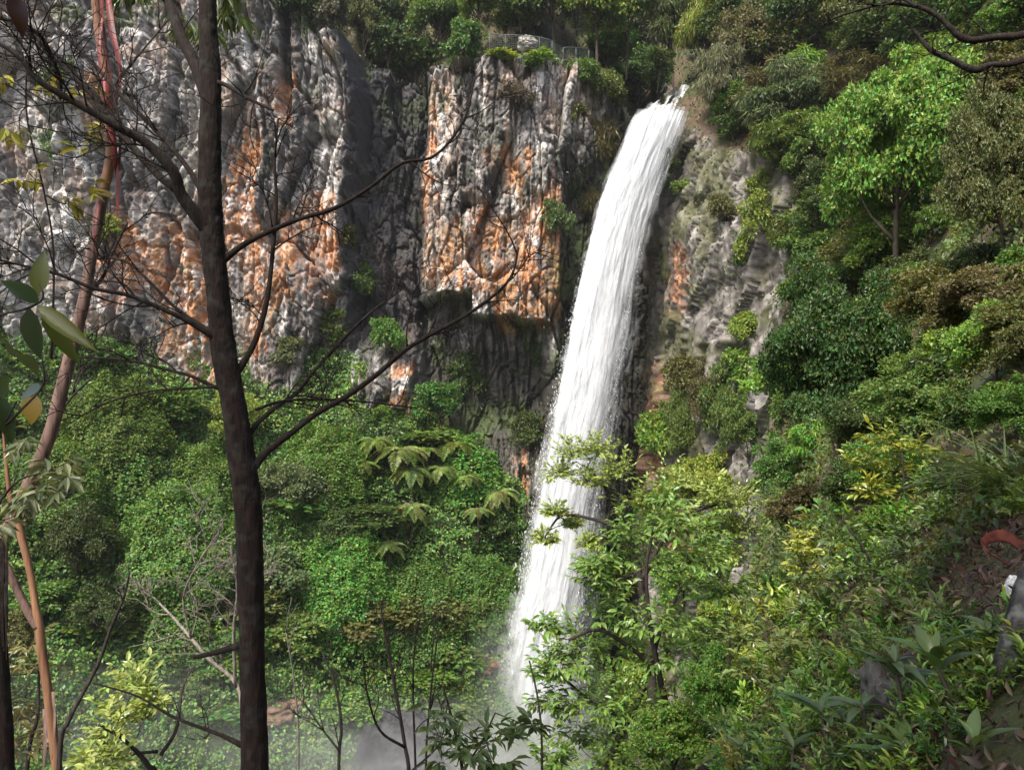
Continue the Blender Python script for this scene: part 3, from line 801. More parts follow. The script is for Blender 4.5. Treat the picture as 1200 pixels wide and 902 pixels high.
# weeds clinging to the right rock wall and to the cliff
hm = wallm * (HZ > -36) * (HY > 22) * sstep(.50, .62, fbm(HY * .22, HZ * .22, HX * .2, oct=4, seed=121))
Q, Nn, r, i_, j_ = sample_grid(HS, 9000, hm, 122)
Q = Q + Nn * r.uniform(0, .5, (len(Q), 1))
cover('wall_weeds', Q, Nn, np.clip(np.linalg.norm(Q, axis=1) * .0048, .08, .34), [(.05, .075, .02), (.085, .12, .028), (.10, .09, .035)], 'weeds and moss clinging to the grey rock wall', 123, patch=.3, droop=.9, wid=.5)
CL = np.stack([Xg, Yg, Zg], -1)[::3, ::3]
mk = (moss * .6 + np.clip(dk - om[0, 0] * 0, 0, 1) * .35 + sstep(110, 30, Wp) * .7 + sstep(.60, .70, fbm(Xg * .5, Zg * .3, oct=4, seed=131)) * .35 + np.clip(sstep(-70, -10, Wp - np.interp(U, [0, 150, 240, 400, 560], [350, 410, 430, 440, 560])), 0, 1) * .8)[::3, ::3]
Q, Nn, r, i_, j_ = sample_grid(CL, 22000, mk * sstep(.42, .60, fbm(CL[..., 0] * .4, CL[..., 2] * .4, oct=3, seed=132)), 133)
Q = Q + Nn * r.uniform(0, .55, (len(Q), 1))
cover('cliff_weeds', Q, Nn, .33, [(.040, .050, .018), (.045, .085, .022), (.085, .078, .035)], 'small ferns and weeds growing in the cliff cracks', 134, patch=.3, droop=.9, wid=.45)
pm = np.ones(PLAT_P.shape[:2]) * (PLAT_P[..., 0] > -30) * (dY < 40) * (1 - np.clip(chan * 1.4, 0, 1))
Q, Nn, r, i_, j_ = sample_grid(PLAT_P, 16000, pm, 141)
Q = Q + np.array([0, 0, 1.0]) * r.uniform(0, .9, (len(Q), 1))
cover('cliff_top_scrub', Q, Nn, .36, [(.035, .05, .016), (.055, .09, .02), (.10, .085, .04)], 'low scrub between the trees on the cliff top', 142, patch=.3)

# ------------------------------------------------------------------ trees and shrubs, one by one
P_ = plant
# cliff top, left to right
top = 'trees crowding the cliff top'
P_(345, 30, 60, 70, 'bush', 'dk', 'dark shrub hanging at the cliff top left of the black cleft')
P_(392, 40, 46, 60, 'bush', 'gry', 'dull grey-green shrub at the top of the black cleft')
P_(432, 62, 62, 105, 'tree', 'dk', 'dark tree above the left part of the black cleft', top)
P_(470, 66, 70, 110, 'tall', 'oli', 'olive tree standing over the black cleft', top)
P_(515, 70, 74, 96, 'tree', 'mid', 'green tree right above the right edge of the black cleft', top)
P_(545, 86, 56, 70, 'bush', 'emr', 'bright green bush hanging over the cliff left of the fence', top)
P_(560, 40, 70, 90, 'tree', 'lit', 'light green tree behind the left end of the lookout fence', top, Y=92)
P_(612, 36, 60, 60, 'bush', 'mid', 'green bush behind the middle of the lookout fence', top, Y=94)
P_(650, 40, 90, 120, 'tree', 'mid', 'tall green tree behind the right half of the lookout fence', top, Y=96)
P_(700, 62, 86, 120, 'tree', 'lit', 'light green tree just right of the lookout fence', top, Y=92)
P_(735, 60, 70, 110, 'tree', 'mid', 'green tree behind the trees above the waterfall', top, Y=98)
P_(752, 140, 78, 92, 'tree', 'emr', 'rounded deep green tree beside the lip of the waterfall', top)
P_(708, 128, 56, 56, 'bush', 'oli', 'olive bush on the cliff edge left of the deep green tree', top)
P_(682, 110, 50, 44, 'bush', 'mid', 'green bush below the right end of the lookout fence', top)
P_(640, 84, 52, 26, 'bush', 'lit', 'low light green bush under the lookout fence', top)
P_(590, 76, 44, 18, 'bush', 'yel', 'low yellow-green bush under the left end of the lookout fence', top)
P_(790, 74, 70, 120, 'wispy', 'oli', 'thin drooping olive tree above the stream', top, Y=97)
P_(822, 78, 60, 120, 'wispy', 'yel', 'thin yellowish tree right of the stream above the waterfall', top, Y=95)
P_(770, 96, 40, 44, 'bush', 'dk', 'dark bush on the left bank of the stream above the waterfall', top, Y=94)
back = 'trees on the slope behind the cliff top'
for k in range(46):
    x = random.uniform(-26, 27); y = random.uniform(97, 122)
    if abs(x - 18) < 2.5 and y < 105: continue
    h = TERR.ray_cast(Vector((x, y, 150)), Vector((0, 0, -1)))[0]
    if h is None: continue
    q = 600 + F * x / y; v = 451 - F * h.z / y
    plant(q, v, random.uniform(44, 70), random.uniform(60, 100), random.choice(['tree', 'tree', 'tall', 'bush']), random.choice(['dk', 'dk', 'dk', 'mid', 'oli']),
          'tree in the dense forest on the slope behind the cliff top', back, Y=y)
# dry hanging scrub by the fall and plants on the cliff face
P_(702, 205, 44, 78, 'dry', 'brn', 'brown dry scrub hanging left of the waterfall top')
P_(668, 230, 42, 70, 'dry', 'gry', 'grey-brown dry scrub left of the hanging brown scrub')
P_(690, 265, 34, 52, 'dry', 'brn', 'small brown dry scrub below the hanging brown scrub')
P_(652, 285, 40, 60, 'bush', 'blu', 'blue-green bush on the cliff left of the waterfall')
P_(676, 160, 36, 44, 'bush', 'oli', 'olive bush on the cliff face below the green bush by the fence')
P_(600, 130, 50, 34, 'dry', 'gry', 'grey dry scrub on the cliff below the lookout fence')
P_(128, 292, 40, 46, 'bush', 'yel', 'small yellow-green bush on the left cliff face')
P_(62, 205, 50, 60, 'bush', 'mid', 'green bush on the cliff at far left')
P_(70, 120, 50, 60, 'bush', 'dk', 'dark green bush high on the cliff at far left')
P_(420, 355, 46, 60, 'bush', 'mid', 'green bush at the foot of the black cleft')
P_(408, 298, 30, 40, 'bush', 'oli', 'olive bush inside the left edge of the black cleft')
P_(455, 420, 46, 56, 'bush', 'mid', 'green bush left of the cave under the orange overhang')
P_(545, 478, 52, 78, 'bush', 'dk', 'dark green bush growing up in front of the cave')
P_(512, 500, 58, 62, 'bush', 'emr', 'deep green bush below the left side of the cave')
P_(446, 505, 30, 36, 'bush', 'lit', 'light green bush beside the orange rock streak')
P_(632, 445, 40, 54, 'bush', 'dk', 'dark green bush on the wet rock left of the waterfall')
P_(618, 535, 40, 60, 'bush', 'dk', 'very dark bush at the foot of the wet rock')
P_(375, 420, 60, 70, 'bush', 'mid', 'green bush at the cliff foot right of the tall bare trunk')
P_(340, 440, 46, 52, 'bush', 'blu', 'grey-green bush at the cliff foot by the tall bare trunk')
P_(780, 205, 30, 34, 'bush', 'oli', 'small bush on the rock at the right edge of the waterfall top', Y=85)
P_(800, 235, 28, 30, 'bush', 'lit', 'light green tuft on the rock right of the waterfall')
P_(772, 232, 24, 46, 'bush', 'dk', 'dark moss clump hanging beside the waterfall right edge', Y=86)
# valley slope
vs = 'vine-covered mounds on the valley slope'
T_ = SLOPE
P_(212, 660, 138, 128, 'mound', 'grn', 'large bright green dome of vines left of the dark trunk', vs, tree=T_)
P_(235, 560, 100, 54, 'mound', 'mid', 'green vine mound just above the large bright dome', vs, tree=T_)
P_(274, 530, 66, 84, 'bush', 'yel', 'pale yellow-green bush behind the dark trunk on the valley slope', tree=T_)
P_(130, 480, 120, 54, 'mound', 'mid', 'green vine mound at the cliff foot on the left', vs, tree=T_)
P_(60, 560, 120, 60, 'mound', 'mid', 'dark green vine mound at far left of the valley slope', vs, tree=T_)
P_(150, 560, 90, 60, 'mound', 'emr', 'deep green vine mound left of the mound above the bright dome', vs, tree=T_)
P_(380, 540, 110, 56, 'mound', 'mid', 'deep green vine mound left of the tree ferns', vs, tree=T_)
P_(350, 620, 80, 90, 'tree', 'blu', 'dull green bushy tree right of the dark trunk on the valley slope', tree=T_)
P_(400, 660, 130, 46, 'mound', 'grn', 'bright green vine mound right of the dull green bushy tree', vs, tree=T_)
P_(325, 700, 80, 70, 'bush', 'blu', 'blue-green bush low on the slope right of the dark trunk', tree=T_)
P_(90, 690, 80, 110, 'tall', 'dk', 'dark shaded tree low on the valley slope at the left', tree=T_)
P_(120, 760, 80, 80, 'bush', 'dk', 'dark bush below the shaded tree at the left', tree=T_)
P_(190, 505, 90, 60, 'bush', 'mid', 'green bush at the cliff foot above the bright dome', tree=T_)
P_(100, 440, 80, 60, 'bush', 'grn', 'bright green bush at the cliff foot at far left', tree=T_)
P_(205, 745, 90, 66, 'mound', 'mid', 'low green vine mound below the large bright dome', vs, tree=T_)
P_(560, 680, 100, 44, 'mound', 'mid', 'deep green vine mound left of the lower waterfall', vs, tree=T_)
P_(490, 690, 110, 42, 'mound', 'mid', 'green vine mound below the tree ferns', vs, tree=T_)
P_(440, 745, 100, 54, 'bush', 'oli', 'rust-tinged olive bush low on the valley slope', tree=T_)
P_(510, 755, 90, 60, 'bush', 'oli', 'olive bush with brownish top left of the waterfall base', tree=T_)
P_(565, 745, 60, 60, 'bush', 'mid', 'green bush at the left edge of the waterfall base', tree=T_)
P_(585, 640, 50, 60, 'bush', 'dk', 'dark bush touching the left edge of the waterfall', tree=T_)
P_(340, 770, 90, 60, 'bush', 'mid', 'green bush above the bare brown earth patch', tree=T_)
P_(250, 790, 70, 46, 'bush', 'emr', 'deep green bush left of the bare brown earth patch', tree=T_)
fill = 'vine-covered shrubs scattered over the valley slope'
for k in range(26):
    plant(random.uniform(-60, 600), random.uniform(480, 850), random.uniform(50, 100), random.uniform(24, 46), random.choice(['bush', 'mound', 'bush']), random.choice(['dk', 'mid', 'emr', 'mid', 'grn', 'oli']),
          'small vine-covered shrub among many on the valley slope', fill, tree=T_)

# tree ferns at the cliff foot
def frond_mesh():
    m = MB(); n = 15; t = np.linspace(0, 1, n)
    c = np.stack([t * .95, 0 * t, .55 * t - .95 * t ** 2.2], 1)
    m.add(*tube(c, np.linspace(.02, .004, n), 4, n), 0, True)
    r = np.random.default_rng(5); k = 26
    tt = np.linspace(.10, .99, k); base = np.stack([np.interp(tt, t, c[:, i]) for i in range(3)], 1)
    ln = .26 * np.sin(np.pi * tt ** .8) ** .8 + .03
    for s in (-1, 1):
        D = np.stack([np.full(k, .45), np.full(k, s * 1.0), np.full(k, -.35)], 1) + r.normal(size=(k, 3)) * .08
        m.add(*leaves(base, D, np.tile([0, 0, 1.0], (k, 1)), ln, .065, T_RHOMB))
    return m.mesh('frond', [M_LEAF])
FROND = frond_mesh()
tr = MB(); tr.add(*tube([(0, 0, -2.5), (.05, 0, -1), (0, 0, 0)], [.14, .11, .13], 7, 10, rough=.4), 0, True)
FTRUNK = tr.mesh('fern_trunk', [M_WOOD])
ferns = [(440, 518, 30, 'tree fern with drooping pale fronds, leftmost of the fern clump'), (468, 530, 38, 'largest pale tree fern in the middle of the fern clump'),
         (482, 552, 30, 'tree fern hanging low under the largest tree fern'), (532, 522, 34, 'tree fern standing apart at upper right of the fern clump'), (518, 550, 30, 'tree fern with narrow fronds below the upper right tree fern'),
         (584, 578, 28, 'tree fern standing beside the orange rock near the waterfall'), (482, 596, 28, 'tree fern low on the slope below the fern clump'), (455, 640, 26, 'lowest tree fern, half hidden in vines')]
ferns += [(425, 545, 24, 'small tree fern at the lower left of the fern clump'), (500, 528, 26, 'tree fern between the largest tree fern and the upper right tree fern'), (545, 560, 24, 'small tree fern at the lower right of the fern clump'), (560, 600, 22, 'small tree fern below the tree fern beside the orange rock')]
for (px, py, rp, lb) in ferns:
    h = ray(px, py + 26, T_) or ray(px, py + 26)
    Y = h.y - 1.2
    t = thing('tree_fern', lb, 'tree fern', at(px, py, Y), 'tree ferns at the foot of the cliff')
    s = rp * .9 * Y / F
    link('trunk', FTRUNK, t).scale = (1.2, 1.2, 1.4)
    nf = 15
    for k in range(nf):
        f = link('frond', FROND, t, color=tuple(x * random.uniform(.85, 1.2) for x in (.15, .22, .065)))
        f.rotation_euler = (0, random.uniform(-.35, .30), k * 6.283 / nf + random.uniform(-.2, .2))
        f.scale = (s, s * 1.15, s * 1.1)

# right hillside, the big ones
P_(1190, 520, 90, 80, 'bush', 'mid', 'mid green bush at the right edge just above the grass tussock', tree=HILL)
P_(1130, 520, 80, 70, 'bush', 'dk', 'dark bush left of the grass tussock below the olive tree', tree=HILL)
P_(1215, 450, 100, 90, 'bush', 'oli', 'olive bush cut off by the right edge above the grass tussock', tree=HILL)
P_(1052, 330, 180, 300, 'tree', 'lit', 'large yellow-green tree with sunlit crown high on the right hillside', tree=HILL)
P_(985, 565, 175, 270, 'tree', 'dk', 'broad dark green tree leaning out over the edge of the rock face', tree=HILL)
P_(1172, 330, 110, 250, 'tall', 'brn', 'olive-brown tree at the right edge below the dark overhanging branch', tree=HILL)
P_(925, 175, 120, 110, 'wispy', 'blu', 'blue-green feathery tree above the grey rock face', tree=HILL)
P_(848, 150, 66, 125, 'wispy', 'pal', 'slim pale-leaved tree just right of the waterfall lip', tree=HILL)
P_(905, 320, 76, 120, 'bush', 'yel', 'yellowish bush hanging over the upper edge of the grey rock face', tree=HILL)
P_(880, 110, 80, 120, 'tree', 'oli', 'olive tree above the slim pale-leaved tree', tree=HILL)
P_(935, 80, 90, 120, 'tree', 'dk', 'dark tree near the top of the frame above the feathery tree', tree=HILL)
P_(990, 75, 80, 110, 'tree', 'oli', 'olive tree at the top of the frame left of the dark overhanging branch', tree=HILL)
P_(1110, 90, 130, 130, 'tree', 'dk', 'dark tree behind the dark overhanging branch', tree=HILL)
P_(1165, 60, 110, 120, 'tree', 'mid', 'green tree at the top right corner behind the dark overhanging branch', tree=HILL)
P_(960, 215, 80, 90, 'bush', 'mid', 'green bush between the feathery tree and the large sunlit tree', tree=HILL)
P_(955, 330, 90, 80, 'bush', 'mid', 'green bush above the broad dark leaning tree', tree=HILL)
P_(1110, 420, 130, 120, 'tree', 'oli', 'olive tree right of the broad dark leaning tree', tree=HILL)
P_(1165, 455, 110, 110, 'bush', 'lit', 'fresh green bush at the right edge above the grass tussock', tree=HILL)
P_(1075, 520, 130, 90, 'bush', 'mid', 'green bush below the olive tree on the right hillside', tree=HILL)
P_(1010, 610, 90, 80, 'bush', 'dk', 'dark bush under the broad leaning tree', tree=HILL)
P_(915, 592, 66, 84, 'bush', 'emr', 'deep green bush perched on the rock edge', tree=HILL)
P_(935, 520, 60, 90, 'bush', 'mid', 'green bush on the rim just above the deep green perched bush', tree=HILL)
P_(800, 560, 46, 110, 'tall', 'mid', 'thin green tree standing before the rock wall right of the waterfall')
P_(850, 545, 64, 130, 'tall', 'mid', 'thin leafy tree on the ledge of the grey rock wall')
P_(830, 500, 50, 80, 'bush', 'oli', 'olive bush on the grey rock wall behind the thin leafy tree')
P_(800, 470, 46, 60, 'bush', 'oli', 'olive bush on the orange-streaked rock right of the waterfall')
P_(778, 545, 60, 76, 'bush', 'lit', 'light green bush at the foot of the orange-streaked rock')
P_(865, 470, 70, 70, 'bush', 'lit', 'light green bush spilling over the grey rock wall above the ledge tree')
P_(880, 545, 64, 90, 'bush', 'mid', 'green bush between the ledge tree and the deep green perched bush')
P_(820, 610, 80, 90, 'bush', 'yel', 'yellow-green bush below the thin leafy tree on the rock wall')
P_(875, 410, 40, 54, 'bush', 'yel', 'yellow-green bush on the grey rock wall')
P_(862, 330, 44, 70, 'bush', 'mid', 'green bush in the crack of the grey rock wall')
P_(845, 265, 36, 44, 'bush', 'oli', 'olive bush near the top of the grey rock wall')
bk = [(705, 800, 70, 80, 'mid'), (760, 850, 90, 110, 'lit'), (820, 800, 80, 100, 'mid'), (740, 720, 80, 90, 'oli'), (800, 720, 76, 90, 'lit'), (845, 860, 90, 100, 'mid'), (700, 880, 90, 90, 'lit'), (770, 640, 60, 70, 'mid'), (850, 760, 60, 80, 'yel'), (835, 690, 56, 70, 'lit'), (790, 920, 110, 100, 'mid'), (850, 640, 50, 56, 'mid')]
for (a, b, c_, d_, tn) in bk:
    plant(a, b, c_, d_, 'bush', tn, 'shrub on the steep bank behind the glossy green broad-leaved tree', 'shrubs behind the glossy green tree', tree=HILL)
hg = {'dk': 'dark green', 'mid': 'mid green', 'oli': 'olive', 'lit': 'light green', 'brn': 'brownish', 'yel': 'yellow-green'}
for k in range(190):
    px = random.uniform(830, 1260); py = random.uniform(30, 640)
    h = ray(px, py, HILL)
    if h is None or h.x - np.interp(h.y, tY, rX) < .3: continue
    if px > 1090 and py > 500: continue
    sz = random.uniform(30, 92)
    tn = random.choice(['dk', 'mid', 'mid', 'mid', 'oli', 'lit', 'lit', 'dk', 'brn'])
    plant(px, py, sz * random.uniform(.9, 1.3), sz, random.choice(['bush', 'bush', 'tree', 'wispy', 'dry' if tn in ('brn', 'oli') else 'bush']), tn,
          hg[tn] + ' shrub among the many shrubs on the steep right hillside', hg[tn] + ' shrubs on the right hillside', tree=HILL)
#==PART3==
# ------------------------------------------------------------------ foreground: bare tree, gums, saplings
def px_path(pts, Y, dY=None):
    """(px, py, width in px) -> points and radii at distance Y"""
    n = len(pts); out = []; rad = []
    for i, p in enumerate(pts):
        y = Y if dY is None else Y + dY * i / max(n - 1, 1)
        out.append(list(at(p[0], p[1], y))); rad.append(p[2] * .5 * y / F)
    return np.array(out), np.array(rad)

def twiggy(mb, pts, Y, dY, ntw, ltw, depth, m=0, sides=7, up=.25, spread=.9, r=None, twr=1.3, tmin=.2, flat=.6, nmul=4, rough=.1):
    P, Rr = px_path(pts, Y, dY)
    mb.add(*tube(P, Rr, sides, len(P) * nmul, rough=rough, seed=int(pts[0][0])), m, True)
    S = spline(P, len(P) * 4)
    for (q, rad) in grow(S, twr * Y / F, ntw, ltw * Y / F, depth, spread, up, r, tmin, flat):
        mb.add(*tube(q, rad, 4, 7), m, True)

bt = thing('bare_tree', 'tall bare dark-barked tree with thin leafless branches in front of the cliff', 'tree', at(296, 1500, 4.2))
def child(name, mb, mats, par):
    o = link(name, mb.mesh(name, mats), par)
    o.matrix_parent_inverse.identity()
    o.location = -par.location
    return o
m = MB()
P, Rr = px_path([(310, 1500, 40), (303, 1100, 34), (299, 902, 31), (296, 800, 29), (294, 700, 29), (291, 600, 31), (284, 540, 31), (273, 470, 28), (262, 410, 28), (255, 340, 26), (249, 285, 27), (246, 235, 27), (246, 180, 25), (247, 100, 24), (244, 40, 21), (243, -10, 20), (240, -160, 16), (246, -400, 9), (240, -600, 3)], 4.2)
m.add(*tube(P, Rr, 28, 520, rough=.18, seed=3), 0, True)
child('trunk', m, [M_BARK], bt)
rt = np.random.default_rng(21)
for (pts, dY, ntw, ltw, dep, tw) in [
    ([(250, 275, 20), (232, 255, 17), (212, 228, 14), (202, 200, 13), (172, 168, 11), (140, 150, 10), (105, 130, 9), (70, 110, 8), (42, 92, 7), (20, 65, 5), (-30, 35, 4)], -.4, 12, 120, 2, 1.3),
    ([(206, 222, 10), (185, 205, 9), (155, 172, 9), (130, 140, 9), (110, 112, 8), (85, 88, 8), (62, 62, 7), (38, 40, 6), (10, 15, 6), (-40, -25, 4)], .35, 10, 130, 2, 1.3),
    ([(71, 116, 4), (70, 92, 4), (58, 60, 4), (45, 40, 4), (20, 26, 4), (-20, 20, 3)], -.3, 5, 70, 1, 1.0),
    ([(243, 112, 17), (236, 95, 15), (226, 70, 14), (213, 45, 13), (204, 20, 12), (195, -5, 11), (170, -90, 8)], .2, 5, 90, 1, 1.2),
    ([(236, 225, 6), (222, 200, 6), (200, 172, 5), (170, 140, 5), (140, 110, 5), (110, 75, 4), (80, 45, 4), (50, 10, 3), (20, -40, 3)], .5, 9, 120, 2, 1.1),
    ([(262, 305, 9), (285, 287, 7), (312, 273, 6), (350, 257, 5.5), (390, 245, 5), (430, 222, 4.5), (470, 192, 4), (505, 185, 3.5), (530, 162, 3), (548, 130, 2.5), (556, 90, 2)], .3, 9, 100, 2, 1.1),
    ([(250, 95, 6), (265, 100, 5), (285, 112, 4.5), (300, 120, 4), (320, 130, 3)], -.2, 5, 90, 2, 1.0),
    ([(293, 552, 13), (312, 530, 8.5), (335, 512, 7.5), (370, 485, 7), (405, 465, 6.5), (440, 440, 6), (475, 410, 5.5), (505, 392, 5), (545, 370, 4.5), (580, 345, 3.5), (600, 322, 3), (608, 290, 2)], .3, 10, 100, 2, 1.1),
    ([(286, 520, 8), (300, 498, 6), (322, 478, 5.5), (348, 460, 5), (365, 438, 4.5), (395, 405, 4), (430, 370, 3), (470, 340, 2)], .6, 8, 90, 2, 1.1),
    ([(272, 445, 11), (285, 425, 8), (298, 402, 7), (310, 365, 6.5), (316, 330, 5.5), (320, 290, 5), (324, 240, 4), (322, 190, 3), (326, 140, 2)], .2, 9, 90, 2, 1.1),
    ([(263, 402, 13), (243, 390, 8), (218, 375, 6.5), (190, 362, 5.5), (150, 346, 5), (110, 338, 4.5), (70, 322, 4), (30, 312, 3), (-20, 300, 2.5)], -.4, 12, 130, 2, 1.1),
    ([(262, 396, 7), (240, 384, 5), (205, 360, 4), (175, 330, 3.5), (150, 308, 3), (120, 300, 2)], .3, 6, 90, 2, 1.0),
    ([(270, 458, 8), (248, 452, 5), (222, 440, 4), (190, 432, 3.5), (160, 424, 3.5), (125, 420, 3), (80, 418, 2)], .2, 7, 100, 2, 1.0),
    ([(262, 452, 4), (225, 455, 3), (180, 458, 2.5), (130, 470, 2), (90, 490, 1.5)], -.1, 5, 80, 1, 1.0),
    ([(300, 480, 4), (330, 470, 3.5), (370, 468, 3), (420, 470, 2.5), (490, 478, 1.5)], .5, 5, 70, 1, .9),
    ([(284, 873, 7), (262, 862, 5), (235, 852, 4), (200, 838, 3.5), (160, 815, 2.5), (110, 800, 2)], .2, 5, 60, 1, .9),
    ([(289, 752, 9), (268, 760, 8), (245, 766, 6), (228, 770, 5)], .1, 0, 10, 0, 1)]:
    m = MB(); twiggy(m, pts, 4.2, dY, ntw, ltw, dep, 0, 9, up=.12, r=rt, twr=tw)
    child('branch', m, [M_BARK], bt)
m = MB()
for k in range(9):                       # flakes of bark at the foot
    pass

def ribbon(pts, wpx, Y, n=24, twist=0.0, curl=.3):
    P = spline([list(at(p[0], p[1], Y + (p[2] if len(p) > 2 else 0))) for p in pts], n)
    Tn = np.gradient(P, axis=0); Tn /= np.linalg.norm(Tn, axis=1, keepdims=True)
    S = np.cross(Tn, np.array([0, 1.0, 0])); S /= np.linalg.norm(S, axis=1, keepdims=True) + 1e-9
    B = np.cross(Tn, S); a = np.linspace(0, twist, n)[:, None]
    S, B = S * np.cos(a) + B * np.sin(a), B * np.cos(a) - S * np.sin(a)
    wd = np.interp(np.linspace(0, 1, n), np.linspace(0, 1, len(wpx)), wpx)[:, None] * Y / F * .5
    k = 5; cols = [P + S * wd * u + B * wd * curl * (1 - u * u) for u in np.linspace(-1, 1, k)]
    V = np.stack(cols, 1).reshape(-1, 3)
    return V, grid_faces(n, k)

gs = thing('gum_sapling', 'slender leaning gum tree with orange bark and red peeling strips at far left', 'tree', at(-20, 1300, 5.0))
m = MB()
P, Rr = px_path([(70, -700, 2), (95, -400, 6), (106, -150, 9), (112, 0, 10), (119, 55, 11), (126, 110, 11), (130, 160, 12), (129, 190, 12), (121, 225, 12)], 5.0)
m.add(*tube(P, Rr, 14, 60, rough=.08, seed=6), 0, True)
P, Rr = px_path([(122, 220, 12), (114, 265, 12), (107, 300, 12.5), (100, 345, 13), (88, 395, 14), (74, 450, 15), (60, 505, 15), (42, 550, 15.5), (15, 612, 17), (-10, 660, 18), (-40, 760, 19), (-60, 1000, 20), (-30, 1300, 24)], 5.0)
m.add(*tube(P, Rr, 16, 120, rough=.12, seed=7), 1, True)
child('trunk', m, [M_GUM, M_GUMD], gs)
m = MB()
for pts, wd, tw in [([(118, -20), (122, 40), (132, 100), (141, 150), (139, 200)], [5, 7, 6, 7, 3], 2.0), ([(127, 0), (132, 40, -.05), (140, 75, -.08), (142, 118, -.06)], [7, 10, 9, 3], 1.2), ([(122, 90), (125, 130, -.06), (134, 175, -.08), (137, 215, -.05)], [8, 9, 7, 4], -1.5),
                    ([(131, 150), (136, 190, -.06), (138, 240, -.06), (135, 262, -.05)], [6, 6, 5, 2], .8), ([(120, 20), (116, 60, -.07), (121, 110, -.09), (118, 150, -.05)], [4, 6, 5, 2], 1.4), ([(116, 235), (111, 270, -.07), (114, 310, -.05)], [5, 5, 2], 1.1)]:
    m.add(*ribbon(pts, wd, 4.95, 26, tw, .5), 0, True)
child('peeling_bark', m, [M_PEEL], gs)
for pts in [[(100, 345, 6), (112, 335, 5), (122, 322, 4), (130, 300, 3), (150, 260, 2)], [(126, 110, 4), (150, 80, 3), (175, 50, 2), (200, 20, 2)], [(60, 505, 4), (80, 470, 3), (110, 440, 2)]]:
    m = MB(); twiggy(m, pts, 5.0, .2, 6, 70, 1, r=rt, twr=1.0); child('branch', m, [M_TWIG], gs)

g2 = thing('pink_gum', 'thin pinkish gum stem forking near the lower left edge', 'tree', at(75, 1250, 4.6))
m = MB()
P, Rr = px_path([(2, 480, 1.5), (6, 530, 3.5), (11, 575, 5.5), (16, 600, 7), (24, 625, 9), (35, 668, 8), (41, 705, 8), (46, 735, 10.5), (50, 770, 10.5), (56, 810, 10.5), (62, 860, 11), (68, 910, 12), (74, 1000, 16), (78, 1250, 19)], 4.6)
m.add(*tube(P, Rr, 14, 130, rough=.10, seed=8), 0, True); child('trunk', m, [M_GUM], g2)
m = MB()
P, Rr = px_path([(45, 735, 11), (34, 718, 10), (22, 695, 9), (8, 665, 9), (-8, 645, 8), (-40, 620, 7)], 4.6)
m.add(*tube(P, Rr, 12, 40, rough=.1, seed=9), 0, True); child('branch', m, [M_GUMD], g2)
m = MB()
for pts, wd, tw in [([(52, 830), (53, 870, -.05), (50, 915, -.06)], [5, 7, 4], 1.0), ([(62, 810), (64, 850, -.05), (61, 890, -.04)], [4, 5, 2], 1.3)]:
    m.add(*ribbon(pts, wd, 4.52, 16, tw, .5), 0, True)
child('peeling_bark', m, [M_GUMD], g2)

g3 = thing('old_tree', 'very dark tree stem with hanging bark shreds at the left edge', 'tree', at(2, 1200, 3.6))
m = MB(); P, Rr = px_path([(-70, 150, 3), (-40, 350, 8), (-22, 500, 12), (-14, 570, 13), (-8, 640, 15), (-4, 720, 18), (0, 800, 20), (5, 902, 22), (8, 1200, 26)], 3.6)
m.add(*tube(P, Rr, 14, 80, rough=.15, seed=10), 0, True); child('trunk', m, [M_BARK], g3)
m = MB()
for k in range(9):
    x = random.uniform(-2, 9); y0 = random.uniform(630, 680)
    m.add(*ribbon([(x, y0), (x + random.uniform(-1, 3), y0 + 40, -.03), (x + random.uniform(-2, 4), y0 + random.uniform(70, 120), -.02)], [3, 4, 1], 3.55, 12, random.uniform(-1, 1)), 0, True)
child('hanging_bark', m, [M_BARK], g3)

ds = thing('dark_stem', 'thin dark leaning stem rising beside the pinkish gum stem', 'sapling', at(66, 1050, 4.4))
m = MB(); twiggy(m, [(66, 1050, 7), (70, 880, 6), (80, 845, 5.5), (97, 812, 5), (115, 778, 4.5), (130, 735, 4), (145, 700, 3), (152, 670, 2)], 4.4, .1, 4, 40, 1, r=rt, twr=.9, tmin=.5)
child('stem', m, [M_TWIG], ds)

# ---- leafy near plants
def sprig(lf, tw, p0, d, length, nl, L, W, r, tmpl=T_LEAF, droop=.3, up=.1, twr=.002, ang=.9):
    k = 6; pts = [np.array(p0)]; dv = np.array(d) / (np.linalg.norm(d) + 1e-9)
    for s in range(k):
        dv = dv + r.normal(size=3) * .12 + np.array([0, 0, up * .2]); dv /= np.linalg.norm(dv)
        pts.append(pts[-1] + dv * length / k)
    pts = np.array(pts)
    tw.add(*tube(pts, np.linspace(twr, twr * .4, k + 1), 3, k + 1), 0, True)
    t = np.linspace(.15, 1, nl) * k; i = np.minimum(t.astype(int), k - 1); fr = (t - i)[:, None]
    B = pts[i] * (1 - fr) + pts[i + 1] * fr; tg = pts[i + 1] - pts[i]; tg /= np.linalg.norm(tg, axis=1, keepdims=True)
    sd = np.cross(tg, np.array([0, 0, 1.0])); sd /= np.linalg.norm(sd, axis=1, keepdims=True) + 1e-9
    sg = np.where(np.arange(nl) % 2 == 0, 1, -1)[:, None]
    a = np.linspace(ang * 1.1, ang * .45, nl)[:, None]
    D = tg * np.cos(a) + sd * sg * np.sin(a) + r.normal(size=(nl, 3)) * .22 + np.array([0, 0, -droop])
    Nn = np.tile([0, 0, 1.0], (nl, 1)) + r.normal(size=(nl, 3)) * .38
    l = L * r.uniform(.65, 1.2, nl)
    lf.append((B, D, Nn, l, l * W))

def flush(lf, tmpl):
    m = MB()
    m.add(*leaves(np.concatenate([x[0] for x in lf]), np.concatenate([x[1] for x in lf]), np.concatenate([x[2] for x in lf]),
                  np.concatenate([x[3] for x in lf]), np.concatenate([x[4] for x in lf]), tmpl))
    return m

